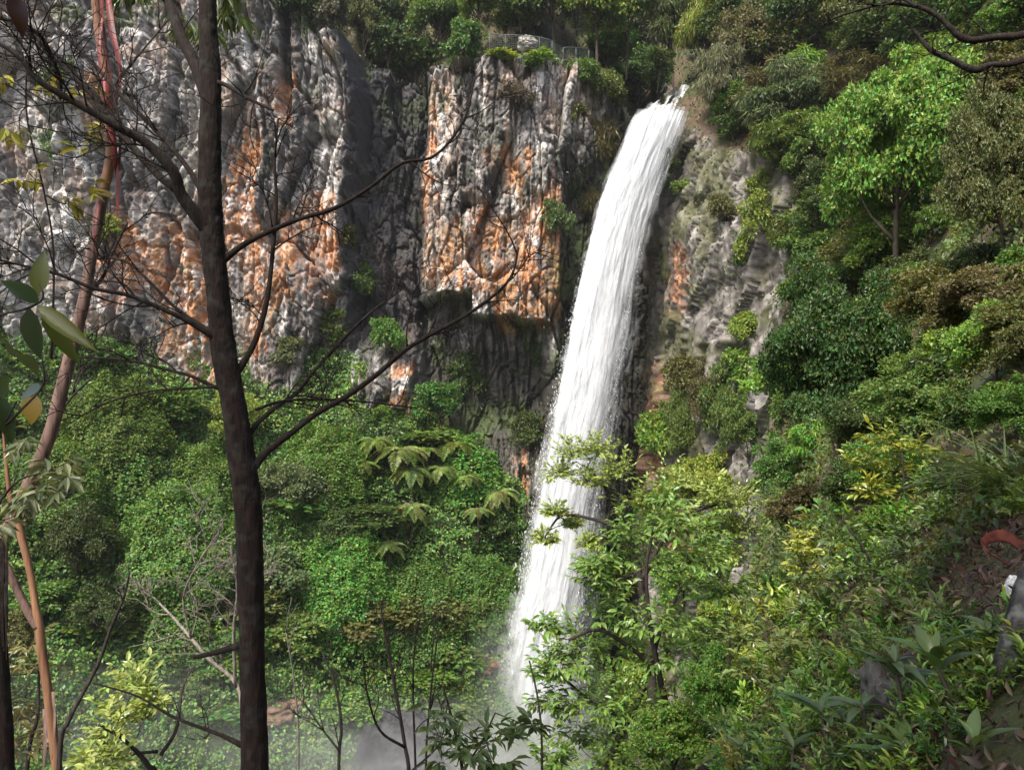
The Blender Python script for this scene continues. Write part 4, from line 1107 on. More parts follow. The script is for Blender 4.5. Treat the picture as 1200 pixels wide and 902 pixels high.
def near_shrub(name, label, cat, Y, stems, clumps, leaf_px, tint, seed, nsp=14, nl=8, sp_px=26, W=.42, tmpl=T_LEAF, droop=.3, wood=None, group=None, dYs=.5, mat=None):
    r = np.random.default_rng(seed)
    base = at(stems[0][0][0], stems[0][0][1], Y)
    o = thing(name, label, cat, base, group)
    tw = MB(); lf = []; nodes = []; s = Y / F
    for st in stems:
        P, Rr = px_path(st, Y, 0.0)
        P[:, 1] += r.uniform(-dYs, dYs) * np.linspace(0, 1, len(P))
        tw.add(*tube(P, Rr, 7, len(P) * 5, rough=.1, seed=seed), 0, True)
        nodes.append(spline(P, 24))
    nodes = np.concatenate(nodes)
    for (cx, cy, rp) in clumps:
        c = np.array(list(at(cx, cy, Y))); c[1] += r.uniform(-1, 1) * max(dYs, rp * s * .6)
        dd = np.linalg.norm(nodes - c, axis=1) + np.maximum(nodes[:, 2] - c[2], 0) * 2
        q = nodes[np.argmin(dd)]
        mid = (q + c) / 2 + r.normal(size=3) * .06 * np.linalg.norm(c - q) - np.array([0, 0, .08]) * np.linalg.norm(c - q)
        tw.add(*tube([q, mid, c], [.0045 * Y / 8 + .001, .0035 * Y / 8 + .001, .0016], 5, 10), 0, True)
        R_ = rp * s
        for k in range(nsp):
            dv = unit(1, r)[0]; dv[2] = abs(dv[2]) * .8 - .15
            p0 = c + dv * R_ * r.uniform(0, .45) + (mid - c) * r.uniform(0, .25)
            sprig(lf, tw, p0, dv + np.array([0, 0, .15]), min(sp_px * s, R_) * r.uniform(.7, 1.3), nl, leaf_px * s, W, r, droop=droop, twr=.0011 * Y / 6 + .0004)
    child('stem', tw, [wood or M_TWIG], o)
    f = child('foliage', flush(lf, tmpl), [mat or M_LEAFN], o)
    f.color = (*tint, 1)
    return o

near_shrub('pale_tree', 'pale yellow-green small-leaved tree reaching in front of the lower waterfall', 'tree', 12.5,
    [[(770, 900, 13), (762, 760, 10), (752, 680, 8), (735, 620, 6), (712, 575, 5), (690, 550, 3)], [(752, 680, 7), (775, 630, 5), (800, 600, 4), (835, 585, 3)], [(735, 622, 5), (700, 610, 4), (660, 605, 3), (640, 630, 2)], [(800, 620, 5), (830, 640, 4), (860, 625, 3)]],
    [(672, 538, 30), (702, 532, 30), (722, 556, 26), (655, 560, 20), (688, 570, 24), (745, 590, 26), (650, 605, 14), (640, 636, 14), (676, 622, 12), (770, 585, 26), (800, 568, 26), (830, 582, 30), (858, 590, 26), (868, 620, 24), (840, 622, 28), (805, 610, 28), (772, 622, 24), (850, 655, 24), (690, 640, 12), (815, 655, 26)],
    6.5, (.22, .29, .07), 31, nsp=46, nl=9, sp_px=24, W=.46, droop=.2)
near_shrub('leafy_tree', 'glossy green broad-leaved tree in front of the waterfall base', 'tree', 8.5,
    [[(812, 1150, 15), (802, 960, 11), (796, 902, 9.5), (782, 840, 8), (768, 780, 7), (757, 720, 5.5), (752, 660, 4), (760, 610, 3)], [(690, 1050, 12), (712, 902, 9), (738, 842, 8), (758, 800, 7), (775, 740, 5), (800, 690, 3)], [(768, 782, 6), (735, 755, 5), (700, 735, 4), (665, 745, 3)], [(796, 902, 7), (835, 850, 6), (850, 800, 4), (850, 740, 3)], [(738, 842, 5), (700, 830, 4), (660, 800, 3)]],
    [(742, 640, 34), (775, 612, 30), (708, 672, 32), (690, 655, 18), (760, 672, 40), (805, 650, 34), (835, 640, 30), (720, 715, 40), (765, 720, 42), (810, 705, 40), (850, 690, 24), (655, 775, 30), (640, 745, 16), (690, 765, 38), (735, 770, 40), (785, 765, 40), (835, 760, 34), (650, 830, 30), (690, 820, 38), (740, 825, 40), (795, 825, 42), (845, 820, 36), (640, 880, 24), (675, 880, 36), (725, 885, 42), (780, 890, 42), (835, 885, 36), (640, 790, 18), (790, 590, 18), (700, 690, 20)],
    11, (.115, .20, .038), 32, nsp=28, nl=9, sp_px=36, W=.40, droop=.45)
near_shrub('leafy_sapling', 'thin dark sapling with drooping leaves at the bottom left of the waterfall base', 'sapling', 5.0,
    [[(556, 1150, 6), (548, 960, 4.5), (540, 885, 4), (528, 830, 3), (520, 800, 2)], [(544, 900, 3), (565, 870, 2.5), (580, 840, 2)], [(630, 1100, 4), (636, 902, 3), (632, 840, 2.5), (622, 800, 2)]],
    [(525, 825, 22), (548, 850, 24), (575, 845, 22), (535, 875, 24), (522, 850, 18), (590, 858, 14), (625, 815, 12), (560, 885, 18), (608, 850, 10)], 20, (.06, .095, .022), 33, nsp=6, nl=6, sp_px=32, W=.33, droop=.6)
near_shrub('sunlit_bush', 'sunlit pale yellow-green bush at the bottom left beside the dark trunk', 'bush', 7.0,
    [[(205, 1150, 10), (192, 920, 7), (188, 880, 6), (170, 845, 4), (150, 820, 3)], [(188, 885, 5), (200, 860, 4), (200, 820, 3), (205, 800, 2)], [(185, 880, 4), (155, 875, 3), (130, 870, 2)]],
    [(140, 806, 24), (165, 798, 22), (190, 795, 18), (210, 800, 12), (125, 832, 20), (150, 835, 24), (125, 868, 22), (155, 862, 22), (110, 890, 18), (145, 893, 22), (170, 835, 16)], 12, (.21, .27, .065), 34, nsp=13, nl=8, sp_px=30, W=.44, droop=.1)
near_shrub('small_gum', 'pale drooping gum leaves on a thin branch at the left edge', 'sapling', 3.8,
    [[(-60, 760, 6), (-20, 650, 4), (10, 590, 3), (40, 560, 2.5), (70, 550, 2)], [(10, 590, 2.5), (50, 585, 2), (95, 575, 1.5)]],
    [(20, 560, 22), (55, 550, 22), (85, 570, 20), (40, 590, 22), (10, 600, 20), (70, 600, 16), (100, 560, 12), (15, 520, 20)], 22, (.16, .19, .09), 35, nsp=5, nl=6, sp_px=26, W=.30, droop=.8)
near_shrub('yellow_sapling', 'thin sapling with yellowing leaves behind the left branches', 'sapling', 4.6,
    [[(60, 420, 3), (72, 300, 2.5), (70, 230, 2), (62, 160, 2), (70, 110, 1.5)]],
    [(62, 105, 16), (80, 95, 14), (55, 130, 16), (70, 160, 16), (50, 185, 16), (75, 210, 16), (60, 225, 14), (85, 130, 12), (82, 240, 10)], 20, (.25, .23, .05), 36, nsp=3, nl=4, sp_px=22, W=.42, droop=.7)
near_shrub('olive_bush', 'olive and tan bush behind the pinkish gum stem at the bottom left', 'bush', 5.5,
    [[(20, 1100, 8), (25, 900, 5), (30, 850, 4), (25, 800, 3)]],
    [(15, 770, 24), (12, 800, 24), (38, 830, 24), (15, 850, 26), (40, 870, 24), (15, 890, 24), (8, 740, 18)], 15, (.15, .14, .045), 37, nsp=8, nl=7, sp_px=24, W=.3, droop=.5)
near_shrub('hanging_gum_foliage', 'dark hanging gum leaves behind the top of the bare trunk', 'branch', 6.5,
    [[(250, -160, 5), (255, -60, 4), (262, -10, 3)], [(180, -150, 4), (195, -60, 3), (200, -5, 2)]],
    [(270, 5, 18), (285, 15, 14), (255, 12, 14), (200, 10, 16), (180, 18, 16), (165, 5, 14), (215, 22, 12)], 26, (.075, .10, .03), 38, nsp=6, nl=6, sp_px=22, W=.18, droop=1.6)

# big dark leaves close to the camera on the left
lb = thing('leafy_branch', 'branch tip with big dark and yellow leaves close by at the left edge', 'branch', at(-60, 420, 1.5))
m = MB()
for pts in [[(-60, 400, 4), (0, 370, 3), (30, 362, 3), (50, 350, 2.5), (46, 330, 2)], [(-60, 540, 4), (0, 502, 3.5), (25, 480, 3), (50, 452, 2.5), (50, 425, 2)], [(-40, 520, 2), (0, 500, 2), (20, 470, 2)]]:
    P, Rr = px_path(pts, 1.5); m.add(*tube(P, Rr, 6, 24), 0, True)
child('stem', m, [M_TWIG], lb)
for (bx, by, tx, ty, wd, c, dy) in [(45, 345, 52, 293, 22, (.13, .15, .025), .0), (46, 356, 0, 328, 24, (.05, .08, .02), -.03), (34, 360, 48, 422, 26, (.035, .055, .02), .02), (44, 358, 114, 412, 20, (.14, .16, .03), -.02), (48, 362, 94, 428, 20, (.10, .13, .028), .05),
                                    (50, 455, 22, 470, 22, (.05, .08, .02), .05), (42, 462, 36, 498, 30, (.30, .20, .02), 0), (10, 440, 0, 470, 20, (.05, .09, .02), .05), (20, 415, 45, 440, 18, (.08, .12, .03), .1), (5, 395, 30, 420, 16, (.07, .10, .03), .12), (-8, 462, 14, 520, 26, (.04, .07, .02), .0)]:
    a = np.array(list(at(bx, by, 1.5))); b = np.array(list(at(tx, ty, 1.5 + dy))); D = b - a; ln = np.linalg.norm(D)
    r_ = np.random.default_rng(bx * 7 + ty)
    v, f = leaves([a], [D], [np.array([.2, -1, .5]) + r_.normal(size=3) * .3], ln, wd * 1.5 / F, T_FLAT)
    mm = MB(); mm.add(v, f, 0, True); o = child('leaf', mm, [M_LEAFN], lb); o.color = (*c, 1)

dl = thing('dead_leaf', 'curled red-brown dead leaf hanging at the top left corner', 'leaf', at(20, 5, 1.6))
m = MB()
v, f = leaves([list(at(14, -4, 1.6))], [np.array([.35, 0, -1.0])], [np.array([.7, -.8, .2])], 46 * 1.6 / F, 22 * 1.6 / F, T_LONG); m.add(v, f, 0, True)
o = child('blade', m, [M_LEAFN], dl); o.color = (.05, .018, .009, 1)
m = MB(); P, Rr = px_path([(-5, -40, 2), (8, -15, 2), (14, -4, 1.5)], 1.6); m.add(*tube(P, Rr, 5, 8), 0, True); child('stalk', m, [M_TWIG], dl)

# bare and dead shrubs
def bare(name, label, cat, Y, sts, mat, seed, ntw, ltw, dep=2, up=.3, twr=.8):
    r = np.random.default_rng(seed)
    o = thing(name, label, cat, at(sts[0][0][0], sts[0][0][1], Y))
    for st in sts:
        m = MB(); twiggy(m, st, Y, r.uniform(-.4, .4), ntw, ltw, dep, 0, 6, up=up, r=r, twr=twr, tmin=.3); child('stem', m, [mat], o)
    return o
bare('dead_bush', 'pale grey dead bush with tangled twigs left of the bare trunk', 'dead bush', 6.0,
     [[(300, 1100, 8), (285, 850, 6), (276, 800, 5), (245, 772, 4.5), (222, 745, 4), (200, 720, 3), (180, 700, 2)], [(276, 805, 4), (274, 740, 4), (278, 690, 3), (270, 640, 2)], [(224, 748, 3), (215, 700, 2.5), (232, 660, 2), (255, 625, 1.5)]], M_GREYTWIG, 41, 9, 70, 2, .2)
bare('bare_shrub', 'leafless shrub with upright dark stems at the bottom centre left', 'bare shrub', 5.2,
     [[(482, 1100, 6), (480, 920, 5), (474, 870, 4.5), (462, 800, 4), (452, 750, 3), (445, 700, 2)], [(474, 875, 3.5), (445, 855, 3), (430, 810, 2.5), (425, 760, 1.5)], [(492, 1100, 4), (487, 902, 3), (484, 800, 2.5), (488, 730, 1.5)], [(500, 1100, 4), (499, 902, 3), (505, 810, 2.5), (514, 735, 1.5)], [(480, 905, 3), (515, 870, 2), (525, 820, 1.5)]], M_TWIG, 42, 5, 60, 1, .5)
bare('bare_sapling', 'single leafless sapling right of the bare trunk', 'bare sapling', 5.6,
     [[(400, 1100, 5), (397, 902, 4), (400, 850, 3.5), (392, 800, 3), (378, 765, 2)], [(398, 880, 3), (375, 850, 2), (355, 820, 1.5)]], M_TWIG, 43, 5, 50, 1, .5)
bare('thin_dead_stem', 'very thin dead stem between the bare trunk and the leafless sapling', 'dead stem', 7.0,
     [[(345, 1050, 3), (350, 880, 2.5), (345, 800, 2), (335, 740, 1.2)]], M_GREYTWIG, 44, 4, 50, 1, .5)

# tree that overhangs the right: only its dark branches reach into the photo, the unseen crown is added overhead to shade the near corner and trunk
ot = thing('overhanging_tree', 'dark knobbly branches of a tree reaching in at the top right corner', 'tree', (6.2, 3.0, 3.0))
m = MB(); m.add(*tube([(6.2, 3.0, 2.2), (6.0, 2.7, 3.6), (5.0, 2.0, 5.0), (2.5, .6, 5.4), (-1.5, -.4, 5.6)], [.20, .17, .14, .10, .05], 14, 50, rough=.2), 0, True); child('trunk', m, [M_BARK], ot)
for pts in [[(1330, -40, 11), (1260, 20, 10), (1205, 40, 9), (1165, 44, 8), (1130, 46, 8), (1100, 20, 6), (1075, 8, 6), (1040, 4, 4), (1000, 14, 3), (965, 26, 2)], [(1300, 20, 10), (1240, 55, 9), (1190, 74, 8), (1160, 76, 7), (1142, 82, 9), (1115, 70, 6.5), (1090, 58, 6), (1070, 35, 3), (1050, 10, 2)], [(1075, 8, 4), (1050, -4, 4), (1010, -10, 3)]]:
    m = MB(); twiggy(m, pts, 5.0, .3, 7, 60, 1, 0, 9, r=rt, twr=1.2, rough=.35, up=0); child('branch', m, [M_BARK], ot)
r = np.random.default_rng(55)
lf = []; tw = MB()
for k in range(1700):
    c = np.array([-.2, -.4, 5.0]) + unit(1, r)[0] * np.array([4.6, 2.6, 1.5]) * r.uniform(.2, 1) ** .4
    if c[2] < max(c[1], 0) * .62 + .9: continue
    sprig(lf, tw, c, unit(1, r)[0], .5, 9, .16, .5, r, droop=.4)
o = child('crown', flush(lf, T_LEAF), [M_LEAFN], ot); o.color = (.05, .09, .02, 1)

# ---- right foreground
near_shrub('yellow_shrub', 'bright yellow-green shrub right of the rim below the hillside trees', 'shrub', 7.5,
    [[(1062, 760, 7), (1060, 640, 5), (1055, 580, 3), (1050, 530, 2)], [(1060, 640, 4), (1085, 590, 3), (1100, 550, 2)]],
    [(1048, 522, 26), (1075, 528, 26), (1035, 552, 24), (1062, 556, 28), (1092, 552, 24), (1040, 588, 26), (1070, 592, 28), (1100, 585, 24), (1020, 580, 16), (1055, 620, 26)], 12, (.19, .22, .03), 61, nsp=15, nl=7, sp_px=22, W=.4)
near_shrub('green_shrub', 'mid green small-leaved shrub below the bright yellow-green shrub', 'shrub', 6.0,
    [[(1040, 800, 7), (1035, 700, 5), (1020, 650, 3), (1000, 620, 2)], [(1035, 700, 4), (1075, 660, 3), (1095, 620, 2)]],
    [(1000, 640, 28), (1030, 640, 28), (1065, 635, 28), (1095, 625, 28), (1120, 610, 26), (1010, 675, 28), (1045, 670, 30), (1080, 660, 28), (1115, 645, 22), (985, 695, 26), (1020, 705, 28), (1055, 700, 28), (1085, 690, 22), (1135, 590, 16)], 13, (.085, .135, .035), 62, nsp=13, nl=7, sp_px=24, W=.38)
near_shrub('lime_shrub', 'lime green shrub on the earth bank beside the rock wall', 'shrub', 9.0,
    [[(965, 800, 6), (960, 720, 4), (955, 670, 3)]],
    [(955, 640, 20), (940, 665, 20), (968, 660, 22), (950, 690, 22), (930, 640, 12), (975, 635, 14)], 9, (.21, .24, .035), 63, nsp=14, nl=7, sp_px=18, W=.42)
near_shrub('bank_shrub', 'olive green shrub low on the bank above the fallen logs', 'shrub', 6.5,
    [[(925, 880, 6), (925, 800, 4), (915, 760, 3)], [(925, 820, 3), (950, 770, 2)]],
    [(905, 745, 24), (935, 735, 22), (965, 735, 22), (900, 780, 26), (935, 775, 26), (970, 775, 24), (885, 815, 24), (920, 815, 26), (955, 812, 24), (880, 770, 16), (990, 750, 18)], 12, (.12, .155, .035), 64, nsp=12, nl=7, sp_px=22, W=.38)
near_shrub('yellow_bush', 'small yellow-green bush at the foot of the earth bank', 'bush', 8.0,
    [[(870, 860, 5), (872, 800, 3), (875, 760, 2)]],
    [(900, 715, 16), (880, 740, 18), (865, 775, 20), (890, 765, 18), (872, 805, 20), (858, 830, 16)], 10, (.17, .20, .03), 65, nsp=12, nl=7, sp_px=18, W=.4)
near_shrub('lanceleaf_shrub', 'dark shrub with long narrow leaves at the right edge below the grass tussock', 'shrub', 4.2,
    [[(1215, 760, 6), (1200, 660, 4), (1185, 600, 3), (1170, 560, 2)]],
    [(1150, 560, 24), (1180, 555, 26), (1205, 560, 26), (1160, 585, 22), (1195, 580, 24), (1135, 585, 18)], 26, (.075, .115, .035), 66, nsp=5, nl=6, sp_px=34, W=.22, droop=.3)

# grass tussock
r = np.random.default_rng(71); n = 110
b = np.array(list(at(1195, 585, 4.0))); Bp = b + r.normal(size=(n, 3)) * np.array([.07, .10, .03])
az = r.uniform(0, 6.28, n); D = np.stack([np.cos(az) * .75 - .25, np.sin(az) * .6, r.uniform(.6, 1.7, n)], 1)
m = MB(); m.add(*leaves(Bp, D, np.tile([0, 0, 1.0], (n, 1)) + D * .3, r.uniform(.28, .62, n), .013, T_BLADE))
tag(link('grass_tussock', m.mesh('grass_tussock', [M_LEAFN]), color=(.13, .18, .06)), 'tussock of long arching grass blades at the right edge', 'grass tussock')

# boulder, stone, bark curl, litter, logs
def blob(name, c, rad, mat, amp, freq, seed, tint, par=None, nu=60, nv=40, flat=None):
    th = np.linspace(0, 2 * np.pi, nu)[:, None]; ph = np.linspace(0.001, np.pi - .001, nv)[None]
    X = np.cos(th) * np.sin(ph); Yy = np.sin(th) * np.sin(ph); Z = np.cos(ph) * np.ones_like(th)
    wl = worley(X * freq * .8 + Z * .6 + 7 + seed, Yy * freq * .8 + Z * .9 + 5, seed)
    rr = 1 + amp * 2 * (fbm(X * freq + seed, Yy * freq, Z * freq, oct=5, seed=seed) - .5) + amp * .7 * (wl[2] - .5)
    rr[-1] = rr[0]
    Pp = np.stack([X * rr * rad[0] + c[0], Yy * rr * rad[1] + c[1], Z * rr * rad[2] + c[2]], -1)
    k = fbm(X * 5 + seed, Yy * 5, Z * 5, oct=5, seed=seed + 3); k[-1] = k[0]
    cc = lerp3(np.ones(X.shape + (3,)) * np.array(tint[0]), tint[1], sstep(.42, .62, k))
    o = link(name, make_mesh(name, Pp.reshape(-1, 3), [grid_faces(nu, nv)[:, ::-1]], [mat], smooth=True, col=cc.reshape(-1, 3)), par)
    return o
BC = ray(1128, 775, HILL) - Vector((0, -.05, .12))
bo = blob('boulder', list(BC - Vector((0, 0, .13))), (.24, .40, .21), M_NROCK, .34, 2.2, 4, [(.030, .028, .024), (.085, .080, .070)], nu=120, nv=80)
tag(bo, 'dark grey boulder under leaf litter at the bottom right corner', 'boulder')
BO = BVHTree.FromPolygons([tuple(x.co) for x in bo.data.vertices], [tuple(p.vertices) for p in bo.data.polygons])
def NG(px, py):
    hs = [h for h in (ray(px, py, BO), ray(px, py, HILL)) if h is not None]
    return min(hs, key=lambda q: q.y)
st = blob('pale_stone', list(NG(1188, 690)), (.03, .03, .045), M_NROCK, .25, 2, 8, [(.45, .44, .42), (.72, .71, .69)])
tag(st, 'small whitish stone lying below the red bark curl', 'stone')
LY = NG(1180, 780).y - .06
rl = thing('grey_log', 'smooth grey log leaning at the right edge below the whitish stone', 'log', at(1160, 900, LY))
m = MB(); P, Rr = px_path([(1225, 640, 26), (1203, 700, 30), (1186, 760, 32), (1172, 820, 34), (1164, 880, 36), (1155, 980, 38)], LY); m.add(*tube(P, Rr, 18, 60, rough=.2, seed=12), 0, True)
M_GREYLOG = bark_mat('grey_log_bark', (.016, .015, .015), (.075, .072, .068), 30, .2, lichen=((.15, .15, .14), 22))
child('trunk', m, [M_GREYLOG], rl)
# curled bark: an open ring of thick bark with a tongue
CY = NG(1172, 662).y - .03
bc = thing('bark_curl', 'curled piece of red-brown bark lying on the bank at the right edge', 'bark', at(1172, 650, CY))
t = np.linspace(-.5, 5.2, 46); c0 = np.array(list(at(1176, 644, CY))); s = CY / F * .82
V = []
for k, v in enumerate(np.linspace(-1, 1, 6)):
    rad = 1 + .06 * np.sin(t * 3) + .05 * v
    x = np.cos(t) * 25 * rad + np.where(t < .3, (0.3 - t) * 40, 0); z = np.sin(t) * 15 * rad + v * 8 * (.55 + .45 * np.cos(t - .5)) + 3 * np.sin(t * 2)
    V.append(np.stack([c0[0] + x * s, c0[1] + np.sin(t) * 24 * s + v * 4 * s, c0[2] + z * s], 1))
m = MB(); m.add(np.stack(V, 1).reshape(-1, 3), grid_faces(46, 6), 0, True)
M_CURL = bark_mat('curl_bark', (.045, .008, .005), (.13, .028, .014), 30, .5, bump=.6, rough=.7, dist=.004)
o = child('bark_strip', m, [M_CURL], bc); sm_ = o.modifiers.new('thickness', 'SOLIDIFY'); sm_.thickness = .007
for i, (pts, lb_) in enumerate([([(815, 912, 16), (840, 893, 15), (870, 876, 14), (897, 862, 12), (905, 855, 8)], 'thick dark fallen log at the bottom edge right of the leafy tree'), ([(850, 915, 8), (880, 890, 7), (905, 873, 6), (915, 866, 4)], 'thin dark fallen branch lying beside the thick fallen log')]):
    lg = thing('fallen_log', lb_, 'log', at(pts[0][0], pts[0][1], 4.6))
    m = MB(); P, Rr = px_path(pts, 4.6, .3); m.add(*tube(P, Rr, 12, 36, rough=.25, seed=i), 0, True); child('trunk', m, [M_BARK], lg)

# litter on the near ground: dead leaves and bark strips
hm = up * (HY > 1.6) * (HY < 6.5) * (HX > .9) * (HX < 5)
Q, Nn, r, i_, j_ = sample_grid(HS, 42000, hm, 151)
Q = Q + np.array([0, 0, 1.0]) * r.uniform(.0, .03, (len(Q), 1)); n = len(Q)
Nn = np.where(Nn[:, 2:] < 0, -Nn, Nn)
D = r.normal(size=(n, 3)); L = r.uniform(.018, .065, n); v, f = leaves(Q, D, Nn + r.normal(size=(n, 3)) * .3, L, L * r.uniform(.08, .45, n), T_LEAF)
c = np.ones((n, 3)) * np.array([.075, .045, .030]); c = lerp3(c, (.16, .115, .08), r.random(n)); c = lerp3(c, (.035, .025, .018), (r.random(n) < .35).astype(float))
tag(link('leaf_litter', make_mesh('leaf_litter', v, [f], [M_COVER], col=np.repeat(c, len(T_LEAF[0]), 0))), 'brown leaf litter over the near bank', None, kind='stuff')
r = np.random.default_rng(157); qs = []; ns = []
for k in range(4200):
    h = BO.ray_cast(Vector((BC.x + r.uniform(-.6, .6), BC.y + r.uniform(-.6, .6), 2)), Vector((0, 0, -1)))
    if h[0] is not None and h[1].z > .35: qs.append(list(h[0] + Vector((0, 0, r.uniform(.002, .02))))); ns.append(list(h[1]))
qs = np.array(qs); ns = np.array(ns); n = len(qs)
L = r.uniform(.012, .05, n); v, f = leaves(qs, r.normal(size=(n, 3)) + np.array([1, 0, .4]), ns + r.normal(size=(n, 3)) * .25, L, L * r.uniform(.06, .4, n), T_LEAF)
c = lerp3(np.ones((n, 3)) * np.array([.075, .045, .030]), (.16, .115, .08), r.random(n))
tag(link('boulder_litter', make_mesh('boulder_litter', v, [f], [M_COVER], col=np.repeat(c, len(T_LEAF[0]), 0))), 'brown dead leaves and bark strips on the boulder', None, kind='stuff')

# long-leaved plants on the near bank
def rosette(label, px, py, Y, base, n, lpx, tint, seed, tiers=2, W=.27, tilt=(.1, 1.0), group=None):
    Y = min(Y, NG(base[0], min(base[1], 900)).y)
    r = np.random.default_rng(seed); s = Y / F
    top = np.array(list(at(px, py, Y))); bs = np.array(list(at(base[0], base[1], Y)))
    o = thing('long_leaved_plant', label, 'plant', bs, group)
    m = MB(); m.add(*tube([bs, (bs + top) / 2 + r.normal(size=3) * .01, top], [3.2 * s, 2.6 * s, 1.8 * s], 6, 12), 0, True); child('stem', m, [M_WOOD], o)
    P = []; D = []; Nn = []; L = []
    for k in range(n):
        az = k * 2.4 + r.uniform(-.3, .3); tl = r.uniform(*tilt); dv = np.array([np.cos(az), np.sin(az), tl])
        h = r.uniform(0, .30) if k % 3 else r.uniform(-.0, .05)
        P.append(top + (bs - top) * h); D.append(dv); Nn.append(np.array([0, 0, 1.0]) + r.normal(size=3) * .2 - .3 * np.array([np.cos(az), np.sin(az), 0])); L.append(lpx * s * r.uniform(.5, 1.1))
    mm = MB(); L = np.array(L); mm.add(*leaves(P, D, Nn, L, L * W * r.uniform(.7, 1.15, n), T_LONG), 0, True)
    f = child('foliage', mm, [M_LEAFN], o); f.color = (tint[0] * .72, tint[1] * .72, tint[2] * .72, 1)  # leaf tint scaled down to paint in the shade of the bank
lg_ = 'long-leaved plants on the near bank'
rosette('long-leaved plant whose upright leaves stand left of the dark boulder', 1048, 775, 2.7, (1062, 850), 15, 62, (.095, .15, .055), 1, group=lg_)
rosette('long-leaved plant with the broadest upright leaves, against the boulder', 1092, 768, 2.6, (1122, 838), 9, 58, (.085, .15, .04), 2, W=.36, tilt=(.4, 1.8), group=lg_)
rosette('large long-leaved plant at the bottom edge in the right corner', 1062, 878, 2.3, (1066, 960), 14, 82, (.10, .175, .05), 3, W=.30, tilt=(.1, .9), group=lg_)
rosette('long-leaved plant with narrow leaves above the thick fallen log', 962, 830, 3.3, (975, 890), 11, 52, (.075, .135, .05), 4, group=lg_)
rosette('small long-leaved plant on top of the boulder', 1158, 738, 2.75, (1168, 775), 8, 46, (.085, .14, .045), 5, tilt=(.1, .6), group=lg_)
rosette('small long-leaved plant rising at the bottom edge beside the grey log', 1142, 868, 2.4, (1140, 930), 6, 56, (.10, .17, .05), 6, W=.33, tilt=(.5, 1.6), group=lg_)
rosette('drooping long-leaved plant between the narrow-leaved plant and the boulder', 1010, 825, 3.0, (1020, 885), 12, 50, (.08, .125, .05), 7, tilt=(-.1, .7), group=lg_)
rosette('low long-leaved plant above the bottom edge near the fallen logs', 930, 875, 3.2, (935, 930), 11, 46, (.085, .13, .04), 8, group=lg_)

# seedlings: shared meshes, one object each
SEED = []
for k in range(4):
    r = np.random.default_rng(200 + k); lf = []; tw = MB()
    for q in range(9):
        dv = unit(1, r)[0]; dv[2] = abs(dv[2]) + .3
        sprig(lf, tw, np.array([0, 0, .1]) + dv * .08, dv, .62, 9, .26, .36, r, droop=.25, twr=.008)
    fm = flush(lf, T_LEAF); nv = fm.n
    for v, f, mm, ss in zip(tw.V, [None] * len(tw.V), tw.M, tw.S): pass
    V2 = np.concatenate(tw.V); fm.V.append(V2)
    for f in tw.F: fm.F.append(f + nv); fm.M.append(1); fm.S.append(True)
    fm.n += len(V2)
    SEED.append(fm.mesh('seedling', [M_LEAFN, M_TWIG]))
k = 0
for q in range(1400):
    px = random.uniform(850, 1230); py = random.uniform(560, 930)
    h = ray(px, py, HILL)
    if h is None or h.y > 13 or h.y < 2.2: continue
    if 1090 < px < 1230 and 618 < py < 738: continue
    sz = random.uniform(26, 52) * (1 if h.y > 4 else 1.15); tn = random.choice(['mid', 'lit', 'oli', 'mid', 'yel', 'dk']); c = tuple(x * random.uniform(1.0, 1.5) for x in G[tn])
    o = tag(link('seedling', SEED[k % 4], loc=h - Vector((0, 0, .01)), color=c), 'small ' + hg[tn] + ' leafy seedling among others on the near bank', 'seedling', hg[tn] + ' seedlings on the near bank')
    s = sz * h.y / F; o.scale = (s, s, s * random.uniform(.8, 1.2)); o.rotation_euler = (random.uniform(-.2, .2), random.uniform(-.4, 0), random.uniform(0, 6.28))
    k += 1
    if k >= 280: break

# lookout fence on the ledge
fe = thing('lookout_fence', 'pale green wire fence of a lookout on the cliff top', 'fence', at(575, 45, 86.5))
fp = [(574, 40, 55, 88.0), (592, 41, 56, 87.2), (612, 42, 57, 86.8), (632, 44, 60, 86.6), (647, 48, 66, 86.6), (660, 56, 68, 87.5), (675, 56, 69, 88), (690, 58, 70, 89)]
tops = [list(at(a, b, y)) for (a, b, c_, y) in fp]; bots = [list(at(a, c_, y)) for (a, b, c_, y) in fp]
m = MB(); m.add(*tube(tops[:5], [.05] * 5, 6, 16), 0, True); m.add(*tube(tops[5:], [.05] * 3, 6, 8), 0, True); child('rail', m, [M_FENCE], fe)
for a, b in zip(tops, bots):
    m = MB(); m.add(*tube([np.array(b) - np.array([0, 0, 1.0]), a], [.055, .055], 6, 4), 0, True); child('post', m, [M_FENCE], fe)
m = MB()
for i in range(len(tops) - 1):
    a, b, c_, d_ = map(np.array, (tops[i], tops[i + 1], bots[i + 1], bots[i]))
    for t in np.linspace(0, 1, 9): m.add(*tube([a + (b - a) * t, d_ + (c_ - d_) * t], [.009, .009], 3, 4), 0)
    for t in np.linspace(.12, 1, 6): m.add(*tube([a + (d_ - a) * t, b + (c_ - b) * t], [.009, .009], 3, 4), 0)
child('wire_mesh', m, [M_FENCE], fe)
ls = blob('lookout_rock', list(at(618, 52, 88.5)), (1.1, .7, .75), M_ROCK, .55, 1.6, 14, [(.15, .13, .115), (.32, .30, .27)])
tag(ls, 'pale rock standing behind the lookout fence', 'rock')

